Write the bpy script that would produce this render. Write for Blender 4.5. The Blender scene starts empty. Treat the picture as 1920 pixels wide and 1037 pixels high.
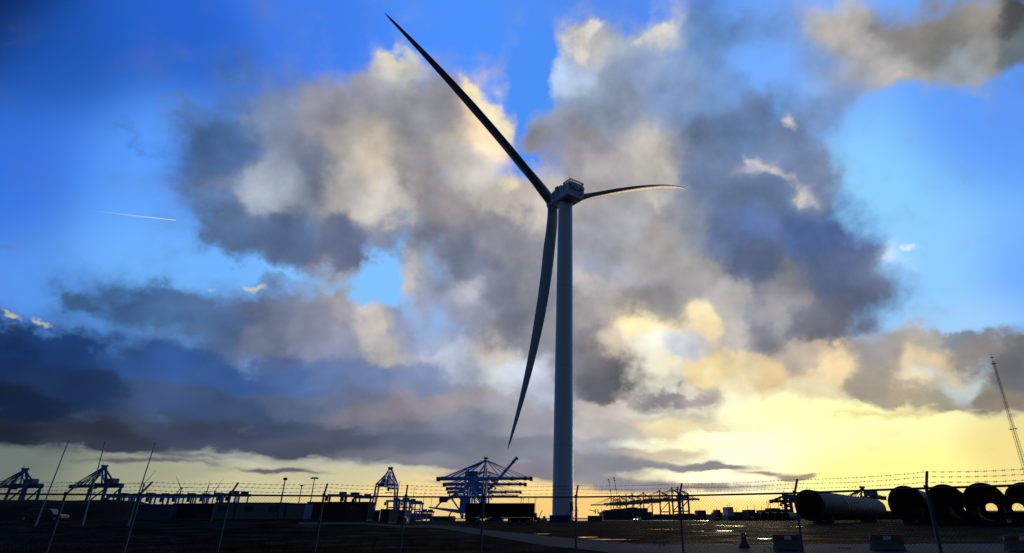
import bpy, bmesh, math, random
from mathutils import Vector, Matrix, noise as mnoise
S = bpy.context.scene
COL = S.collection
R = math.radians

# ------------------------------------------------------------------ camera
F_PX, PPX, PPY, HORIZON = 1056.0, 1080.0, 518.0, 971.0     # measured in the 1920 px wide photograph
PITCH = math.atan((HORIZON - PPY) / F_PX)
EYE = Vector((0, 0, 1.65))
cam = bpy.data.cameras.new('camera'); camo = bpy.data.objects.new('camera', cam); COL.objects.link(camo)
cam.sensor_width = 36.0; cam.lens = 36.0 * F_PX / 1920.0
cam.shift_x = (960.0 - PPX) / 1920.0; cam.shift_y = (PPY - 518.5) / 1920.0
cam.clip_start = 0.1; cam.clip_end = 60000.0
camo.location = EYE; camo.rotation_euler = (math.pi / 2 + PITCH, 0, 0)
S.camera = camo
FW = Vector((0, math.cos(PITCH), math.sin(PITCH))); UP = Vector((0, -math.sin(PITCH), math.cos(PITCH)))
def ray(x, y):
    return (FW + Vector((1, 0, 0)) * ((x - PPX) / F_PX) - UP * ((y - PPY) / F_PX)).normalized()
def azel(x, y):
    d = ray(x, y); return math.degrees(math.atan2(d.x, d.y)), math.degrees(math.asin(d.z))
def at(x, y, dist):                       # point seen at pixel x, y at ground distance dist (along +Y)
    d = ray(x, y); return EYE + d * (dist / d.y)

# ------------------------------------------------------------------ colour management
S.view_settings.view_transform = 'Standard'; S.view_settings.look = 'None'
S.view_settings.exposure = 0.0; S.view_settings.gamma = 1.0; S.view_settings.use_curve_mapping = False
S.cycles.max_bounces = 6; S.cycles.diffuse_bounces = 3; S.cycles.transparent_max_bounces = 16
S.cycles.use_denoising = True; S.cycles.denoiser = 'OPENIMAGEDENOISE'; S.cycles.denoising_input_passes = 'RGB_ALBEDO_NORMAL'; S.cycles.denoising_prefilter = 'ACCURATE'

# ------------------------------------------------------------------ sky
SUN_AZ, SUN_EL = azel(1400, 885)
def lin(c):
    c = c / 255.0
    return c / 12.92 if c <= 0.04045 else ((c + 0.055) / 1.055) ** 2.4
def build_sky():
    W = bpy.data.worlds.new('World'); S.world = W; W.use_nodes = True
    W.cycles.sampling_method = 'MANUAL'; W.cycles.sample_map_resolution = 512
    nt = W.node_tree; nt.nodes.clear()
    def grouped(P, make, kind):                       # wrap a long sum in its own node group
        nonlocal nt
        outer = nt; g = bpy.data.node_groups.new('sky_sum', 'ShaderNodeTree')
        g.interface.new_socket('P', in_out='INPUT', socket_type='NodeSocketVector')
        g.interface.new_socket('R', in_out='OUTPUT', socket_type='NodeSocketVector' if kind == 'v' else 'NodeSocketFloat')
        nt = g; gi = g.nodes.new('NodeGroupInput'); r = make(gi.outputs[0])
        go = g.nodes.new('NodeGroupOutput'); g.links.new(r, go.inputs[0]); nt = outer
        n = nt.nodes.new('ShaderNodeGroup'); n.node_tree = g; nt.links.new(P, n.inputs[0]); return n.outputs[0]
    def val(x, sock):
        if isinstance(x, bpy.types.NodeSocket): nt.links.new(x, sock)
        else: sock.default_value = x
    def M(op, a, b=None, c=None, clamp=False):
        n = nt.nodes.new('ShaderNodeMath'); n.operation = op; n.use_clamp = clamp
        val(a, n.inputs[0])
        if b is not None: val(b, n.inputs[1])
        if c is not None: val(c, n.inputs[2])
        return n.outputs[0]
    def V(op, a, b=None, c=None):
        n = nt.nodes.new('ShaderNodeVectorMath'); n.operation = op
        val(a, n.inputs[0])
        if b is not None: val(b, n.inputs[1])
        if c is not None: val(c, n.inputs[2])
        return n.outputs['Value'] if op in ('DOT_PRODUCT', 'LENGTH') else n.outputs[0]
    def VS(a, s):
        n = nt.nodes.new('ShaderNodeVectorMath'); n.operation = 'SCALE'
        val(a, n.inputs[0]); val(s, n.inputs['Scale']); return n.outputs[0]
    def comb(x, y, z):
        n = nt.nodes.new('ShaderNodeCombineXYZ')
        for k, q in enumerate((x, y, z)): val(q, n.inputs[k])
        return n.outputs[0]
    def sep(v):
        n = nt.nodes.new('ShaderNodeSeparateXYZ'); val(v, n.inputs[0]); return n.outputs
    def noise(vec, scale, detail, rough=0.55, lac=2.0, dist=0.0):
        n = nt.nodes.new('ShaderNodeTexNoise'); n.noise_dimensions = '3D'
        val(vec, n.inputs['Vector']); n.inputs['Scale'].default_value = scale
        n.inputs['Detail'].default_value = detail; n.inputs['Roughness'].default_value = rough
        n.inputs['Lacunarity'].default_value = lac; n.inputs['Distortion'].default_value = dist
        return n.outputs['Fac'], n.outputs['Color']
    def sstep(x, a, b, lo=0.0, hi=1.0):
        n = nt.nodes.new('ShaderNodeMapRange'); n.interpolation_type = 'SMOOTHSTEP'
        val(x, n.inputs['Value'])
        val(a, n.inputs['From Min']); val(b, n.inputs['From Max'])
        n.inputs['To Min'].default_value = lo; n.inputs['To Max'].default_value = hi
        return n.outputs['Result']
    def mixc(f, a, b):
        n = nt.nodes.new('ShaderNodeMix'); n.data_type = 'VECTOR'      # vectors throughout: no implicit conversions
        val(f, n.inputs[0]); val(a, n.inputs[4]); val(b, n.inputs[5]); return n.outputs[1]
    def unrgb(c):
        n = nt.nodes.new('ShaderNodeSeparateColor'); val(c, n.inputs[0])
        return comb(n.outputs[0], n.outputs[1], n.outputs[2])
    geo = nt.nodes.new('ShaderNodeTexCoord')
    d = V('NORMALIZE', geo.outputs['Generated'])
    dx, dy, dz = sep(d)
    az = M('MULTIPLY', M('ARCTAN2', dx, dy), 180 / math.pi)
    el = M('MULTIPLY', M('ARCSINE', dz), 180 / math.pi)
    P0 = comb(az, el, 0.0)
    # cloud noise space: flat near the horizon, round overhead
    zz = M('MAXIMUM', dz, 0.0)
    hz = M('MULTIPLY', M('SUBTRACT', 1.0, M('EXPONENT', M('MULTIPLY', zz, -13.0))), 0.28)
    NV = VS(comb(dx, dy, M('ADD', dz, hz)), 5.7)
    lowk = sstep(el, 1.0, 15.0, 0.12, 1.0)           # vertical displacement shrinks near the horizon
    _, wc = noise(NV, 0.9, 2.0, 0.5)
    _, wf = noise(NV, 3.1, 6.0, 0.56)
    w1 = V('SUBTRACT', unrgb(wc), (0.5, 0.5, 0.5)); w2 = V('SUBTRACT', unrgb(wf), (0.5, 0.5, 0.5))
    def warp(a, b):
        v = V('ADD', VS(w1, a), VS(w2, b))
        return V('ADD', P0, V('MULTIPLY', v, comb(1.0, lowk, 0.0)))
    PD = warp(3.0, 6.5)        # outlines
    PC = warp(3.0, 5.0)        # tones inside the cloud
    PL = warp(1.5, 4.5)
    PS = warp(0.0, 0.0)
    def blob(P, x, y, rx, ry, rot=0.0, broad=False):
        a0, e0 = azel(x, y)
        a1, _e = azel(x + 5, y); _a, e1 = azel(x, y - 5)
        sx = 1 / max(.05, rx * (a1 - a0) / 5); sy = 1 / max(.05, ry * (e1 - e0) / 5)
        if rot == 0:                                  # only vector sockets: a Mapping node would cost hidden conversions
            q = V('MULTIPLY_ADD', P, (sx, sy, 0), (-a0 * sx, -e0 * sy, 0))
            r2 = V('DOT_PRODUCT', q, q)
        else:
            cr, sr = math.cos(R(rot)), math.sin(R(rot))
            qx = M('SUBTRACT', V('DOT_PRODUCT', P, (cr * sx, sr * sx, 0)), (cr * a0 + sr * e0) * sx)
            qy = M('SUBTRACT', V('DOT_PRODUCT', P, (-sr * sy, cr * sy, 0)), (-sr * a0 + cr * e0) * sy)
            r2 = M('ADD', M('MULTIPLY', qx, qx), M('MULTIPLY', qy, qy))
        if broad: return M('POWER', M('ADD', r2, 1.0), -4.5)
        return M('POWER', 0.1, r2)
    def field(P, table): return grouped(P, lambda q: field_(q, table), 'f')
    def rbf(P, table, base): return grouped(P, lambda q: rbf_(q, table, base), 'v')
    def field_(P, table, start=0.0):
        acc = start
        for (x, y, rx, ry, rot, w) in table:
            acc = M('MULTIPLY_ADD', blob(P, x, y, rx, ry, rot), w, acc)
        return acc
    def rbf_(P, table, base, wbase=0.001):
        acc = tuple(lin(c) * wbase for c in base); ws = wbase
        for row in table:
            (x, y, rx, ry, rot, w, c) = row
            g = M('MULTIPLY', blob(P, x, y, rx, ry, rot, True), w)
            acc = V('MULTIPLY_ADD', tuple(lin(k) for k in c), comb(g, g, g), acc); ws = M('ADD', g, ws)
        return V('DIVIDE', acc, comb(ws, ws, ws))
    # ---- clear air: Nishita sky for the sun's height, toned by broad zones of this evening's sky
    sky = nt.nodes.new('ShaderNodeTexSky'); sky.sky_type = 'NISHITA'; sky.sun_disc = False
    sky.sun_elevation = R(SUN_EL); sky.sun_rotation = R(SUN_AZ)
    sky.air_density = 1.0; sky.dust_density = 1.0; sky.ozone_density = 2.0
    clear = rbf(PS, CLEAR, (70, 130, 235))
    clear = V('ADD', V('MULTIPLY', clear, (1.0, 1.03, 1.0)), VS(unrgb(sky.outputs[0]), 0.008))
    # ---- clouds
    D = field(PD, CLOUD)
    n1, _ = noise(V('ADD', NV, (3.1, 7.7, 1.0)), 2.2, 6.0, 0.54)
    n2, _ = noise(V('ADD', NV, (8.1, 2.7, 4.0)), 5.0, 5.0, 0.55)
    Dn = M('ADD', D, M('MULTIPLY', M('SUBTRACT', n1, 0.5), 1.3))
    alpha = sstep(Dn, -0.02, 0.95)
    tone = rbf(PC, TONE, (110, 118, 140))
    # relief: brighter where the density falls off towards the sun
    sz = math.sin(R(SUN_EL)); sn = tuple(5.7 * q for q in (math.sin(R(SUN_AZ)) * math.cos(R(SUN_EL)), math.cos(R(SUN_AZ)) * math.cos(R(SUN_EL)), sz + 0.28 * (1 - math.exp(-13 * sz))))
    tow = V('NORMALIZE', V('SUBTRACT', sn, NV))
    n4, _ = noise(V('ADD', NV, (5.1, 1.7, 6.0)), 1.25, 5.0, 0.5)
    n3, _ = noise(V('ADD', V('ADD', NV, (5.1, 1.7, 6.0)), VS(tow, 0.22)), 1.25, 5.0, 0.5)
    relief = M('SUBTRACT', n4, n3)
    k = M('ADD', 1.0, M('MULTIPLY', M('SUBTRACT', n2, 0.5), 0.30))
    k = M('ADD', k, M('MULTIPLY', relief, 1.5))
    k = M('ADD', k, M('MULTIPLY', M('SUBTRACT', n1, 0.5), -0.35))
    k = M('ADD', 1.0, M('MULTIPLY', M('SUBTRACT', k, 1.0), sstep(el, 3.0, 22.0, 0.40, 1.0)))      # flatter light in the low bank
    k = M('MAXIMUM', k, 0.35)
    tone = VS(tone, k)
    col = mixc(alpha, clear, tone)
    # lit crests, crisp edged and on top
    lit = field(PL, LIT)
    lf = sstep(M('ADD', lit, M('MULTIPLY', M('SUBTRACT', n2, 0.5), 1.0)), 0.10, 0.85)
    lf = M('MULTIPLY', lf, sstep(lit, 0.06, 0.28))
    litc = rbf(PS, LITC, (255, 236, 190))
    col = mixc(M('MULTIPLY', lf, 0.88), col, VS(litc, M('ADD', 0.82, M('MULTIPLY', n2, 0.3))))
    # vapour trail
    (a0, e0), (a1, e1) = azel(150, 391.5), azel(330, 413)
    L = math.hypot(a1 - a0, e1 - e0)
    ca, sa = (a1 - a0) / L, (e1 - e0) / L
    tx = M('SUBTRACT', V('DOT_PRODUCT', P0, (ca, sa, 0)), ca * a0 + sa * e0)
    ty = M('SUBTRACT', V('DOT_PRODUCT', P0, (-sa, ca, 0)), -sa * a0 + ca * e0)
    tr = M('MULTIPLY', sstep(tx, 0.0, L), M('LESS_THAN', tx, L))
    tr = M('MULTIPLY', tr, sstep(M('ABSOLUTE', ty), 0.01, 0.070, 1.0, 0.0))
    col = mixc(M('MULTIPLY', tr, 0.5), col, (0.85, 0.92, 1.0))
    # the sky behind the viewer is already dim dusk blue
    back = sstep(M('ABSOLUTE', az), 55.0, 95.0)
    over = sstep(el, 52.0, 75.0)
    dim = M('MAXIMUM', back, over)
    col = mixc(dim, col, DUSK)
    below = sstep(el, -1.5, -4.0)
    col = mixc(below, col, (0.01, 0.012, 0.016))
    bg = nt.nodes.new('ShaderNodeBackground'); nt.links.new(col, bg.inputs['Color']); bg.inputs['Strength'].default_value = 1.0
    out = nt.nodes.new('ShaderNodeOutputWorld'); nt.links.new(bg.outputs[0], out.inputs['Surface'])
DUSK = (0.030, 0.056, 0.108)
CLEAR = [  # x, y, rx, ry, turn, weight, sRGB seen there
 (-60, -60, 300, 300, 0, 3, (2, 30, 86)), (120, 110, 260, 230, 0, 1, (22, 82, 180)), (330, 40, 260, 200, 0, 1, (34, 94, 204)),
 (60, 330, 260, 230, 0, 1, (46, 108, 222)), (290, 330, 250, 200, 0, 1.4, (90, 156, 255)), (600, 20, 260, 200, 0, 1, (60, 122, 236)),
 (850, 70, 250, 220, 0, 1, (76, 142, 252)), (1000, 190, 200, 200, 0, 1, (74, 142, 244)), (280, 470, 260, 160, 0, 1, (112, 178, 252)),
 (40, 560, 220, 160, 0, 1, (84, 146, 236)), (700, 520, 200, 160, 0, 1, (128, 190, 255)), (1180, 10, 220, 150, 0, 1, (82, 136, 238)),
 (1440, 150, 220, 200, 0, 1, (116, 170, 255)), (1600, 400, 260, 200, 0, 1, (140, 205, 255)), (1900, 210, 300, 240, 0, 1, (90, 150, 250)),
 (1760, 480, 240, 160, 0, 1, (140, 200, 255)), (1920, 520, 150, 200, 0, 1, (104, 164, 252)), (1850, 600, 200, 90, 0, 1, (160, 204, 252)),
 (1250, 720, 200, 70, 0, 1, (242, 236, 214)), (1560, 800, 240, 100, 0, 1, (255, 252, 184)), (1430, 835, 130, 50, 0, 1.3, (255, 255, 222)), (1640, 880, 260, 70, 0, 1, (255, 246, 150)),
 (1900, 860, 140, 90, 0, 1, (236, 214, 138)), (1400, 885, 110, 40, 0, 1.4, (255, 255, 225)), (950, 700, 240, 60, 0, 1, (214, 212, 206)),
 (1100, 955, 260, 30, 0, 1.5, (255, 208, 132)), (800, 940, 260, 36, 0, 1.2, (250, 216, 146)), (500, 910, 260, 40, 0, 1, (200, 192, 156)),
 (250, 890, 240, 40, 0, 1, (152, 154, 134)), (0, 880, 240, 50, 0, 1.6, (98, 110, 108)), (0, 950, 240, 40, 0, 1.6, (104, 106, 92)), (300, 950, 240, 30, 0, 1.2, (168, 162, 132)), (1500, 960, 260, 24, 0, 1.2, (255, 216, 130)),
 (1850, 950, 260, 30, 0, 1.2, (248, 212, 124)), (450, 850, 200, 26, 0, .8, (190, 192, 176)),
]
CLOUD = [  # x, y, rx, ry, turn, density
 # big cloud left of the tower
 (450, 290, 170, 150, 0, 1.0), (620, 230, 220, 130, 0, 1.0), (790, 190, 150, 110, 0, .9), (890, 260, 120, 110, 0, 1.0),
 (700, 370, 320, 150, 0, 1.1), (520, 430, 170, 110, 0, 1.0), (640, 470, 110, 70, 0, .6), (960, 420, 180, 130, 0, 1.0),
 (930, 560, 190, 140, 0, 1.1), (1050, 650, 190, 130, 0, 1.1), (1120, 720, 100, 70, 0, .9), (740, 130, 70, 40, 0, .6),
 # big cloud right of the tower
 (1130, 120, 110, 90, 0, .8), (1240, 110, 130, 120, 0, .8), (1150, 260, 190, 160, 0, 1.1), (1320, 120, 110, 190, 0, .75), (1350, 300, 220, 170, 0, 1.1),
 (1180, 400, 230, 150, 0, 1.0), (1450, 430, 210, 150, 0, 1.2), (1560, 540, 180, 120, 0, 1.2), (1300, 520, 240, 140, 0, 1.1),
 (1480, 640, 220, 90, 0, .9), (1250, 610, 180, 90, 0, .6), (1480, 250, 120, 120, 0, .55),
 # upper right corner
 (1590, 70, 140, 130, 0, 1.0), (1760, 60, 190, 110, 0, 1.1), (1900, 70, 130, 120, 0, 1.0), (1660, 140, 120, 60, 0, .5), (1500, 60, 110, 130, 0, .45),
 (1560, 200, 110, 70, 0, .6), (1700, 140, 130, 45, 0, .8), (1820, 120, 130, 70, 0, .8),
 (1105, 545, 70, 60, 0, .9), (1160, 560, 70, 50, 0, .5), (775, 500, 30, 50, 0, .5), (630, 545, 60, 26, 0, .7),
 # fillers that close ragged places
 (735, 115, 60, 45, 0, .9), (690, 150, 60, 40, 0, .6), (1060, 135, 60, 70, 0, .8), (1035, 240, 40, 40, 0, .6), (1008, 270, 24, 30, 0, .6), (982, 215, 16, 60, 0, -.6), (1090, 75, 50, 40, 0, .7), (1238, 60, 50, 40, 0, .7), (1405, 30, 70, 60, 0, .45), (1450, 80, 60, 50, 0, .3),
 (735, 600, 60, 40, 0, .9), (660, 585, 60, 40, 0, .9), (820, 560, 70, 50, 0, .7), (775, 515, 40, 30, 0, .7), (150, 583, 80, 26, 0, .8), (430, 440, 70, 50, 0, .6), (1784, 640, 90, 30, 0, .8), (1730, 640, 60, 26, 0, .7), (1640, 475, 60, 50, 0, .4), (1530, 320, 60, 40, 0, .6), (1775, 752, 120, 20, 0, .9), (1690, 745, 70, 18, 0, .7), (300, 866, 150, 7, 0, .8), (530, 884, 110, 6, 0, .7), (1322, 877, 120, 8, 0, .9), (1430, 885, 80, 7, 0, .9), (1500, 893, 70, 6, 0, .8), (900, 893, 110, 10, 0, .9),
 # bank on the lower left
 (330, 590, 240, 70, 0, 1.1), (560, 600, 200, 90, 0, 1.1), (100, 720, 300, 110, 0, 1.3), (420, 740, 380, 120, 0, 1.3),
 (760, 740, 330, 110, 0, 1.1), (950, 790, 330, 60, 0, 1.0), (720, 660, 200, 80, 0, .9), (40, 650, 120, 40, 0, .7), (650, 830, 400, 30, 0, .7), (960, 850, 220, 26, 0, .9),
 (1180, 860, 200, 20, 0, .8), (1270, 873, 210, 10, 0, 1.0), (360, 858, 120, 10, 0, .5), (200, 862, 70, 7, 0, .5), (520, 882, 120, 8, 0, .5),
 # strata under the bank, centre
 (-20, 800, 200, 40, 0, 1.0), (300, 820, 260, 20, 0, 1.0), (100, 812, 160, 20, 0, .8), (700, 850, 220, 16, 0, .8), (860, 868, 180, 14, 0, .9), (980, 884, 160, 16, 0, .9), (1110, 880, 140, 22, 0, .9), (560, 845, 320, 16, 0, .8), (900, 830, 220, 30, 0, .9), (800, 872, 160, 9, 0, .6), (1000, 890, 130, 12, 0, .75), (840, 905, 90, 6, 0, .5), (180, 838, 260, 12, 0, .8),
 (1130, 790, 110, 30, 0, .7), (1220, 800, 110, 30, 0, .5), (1210, 850, 130, 16, 0, .7),
 (1400, 690, 260, 60, 0, .9), (1300, 790, 150, 34, 0, .6), (1330, 800, 160, 9, 0, .4), (1420, 832, 120, 6, 0, .35),
 (1640, 778, 210, 12, 0, .55), (1500, 800, 120, 8, 0, .35),
 # veil on the right, over the sunlit air
 (1330, 650, 120, 40, 0, .8), (1420, 690, 130, 40, 0, .7), (1560, 690, 150, 40, 0, .7), (1500, 740, 120, 24, 0, .45), (1850, 760, 120, 24, 0, .7),
 (440, 130, 60, 50, 0, .5), (380, 200, 60, 40, 0, .35),
 # bars near the sun
 (1290, 745, 120, 20, 0, .9), (1360, 700, 90, 40, 0, .6), (1500, 890, 90, 7, 0, .7), (1290, 913, 250, 12, 0, 1.0), (1150, 905, 160, 20, 0, .8), (1080, 820, 120, 30, 0, .7),
 # heaps on the right
 (1790, 665, 110, 50, 0, 1.4), (1920, 710, 110, 80, 0, 1.0), (1650, 690, 90, 60, 0, .9), (1600, 730, 130, 36, 0, .8), (1760, 730, 200, 30, 0, .8), (1900, 650, 60, 40, 0, .6),
 # shreds
 (240, 245, 110, 14, 0, .33), (330, 178, 70, 8, 0, .32), (1715, 468, 16, 11, -30, .62), (10, 470, 40, 14, 0, .35), (500, 20, 50, 30, 0, .22),
 # gaps
 (1000, 120, 50, 90, 0, -1.2), (700, 525, 60, 60, 0, -1.0), (1430, 130, 60, 60, 0, -.5), (1240, 690, 80, 50, 0, -.3), (470, 505, 120, 14, 0, -.8),
 (1000, 300, 20, 60, 10, -.6),
]
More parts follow.
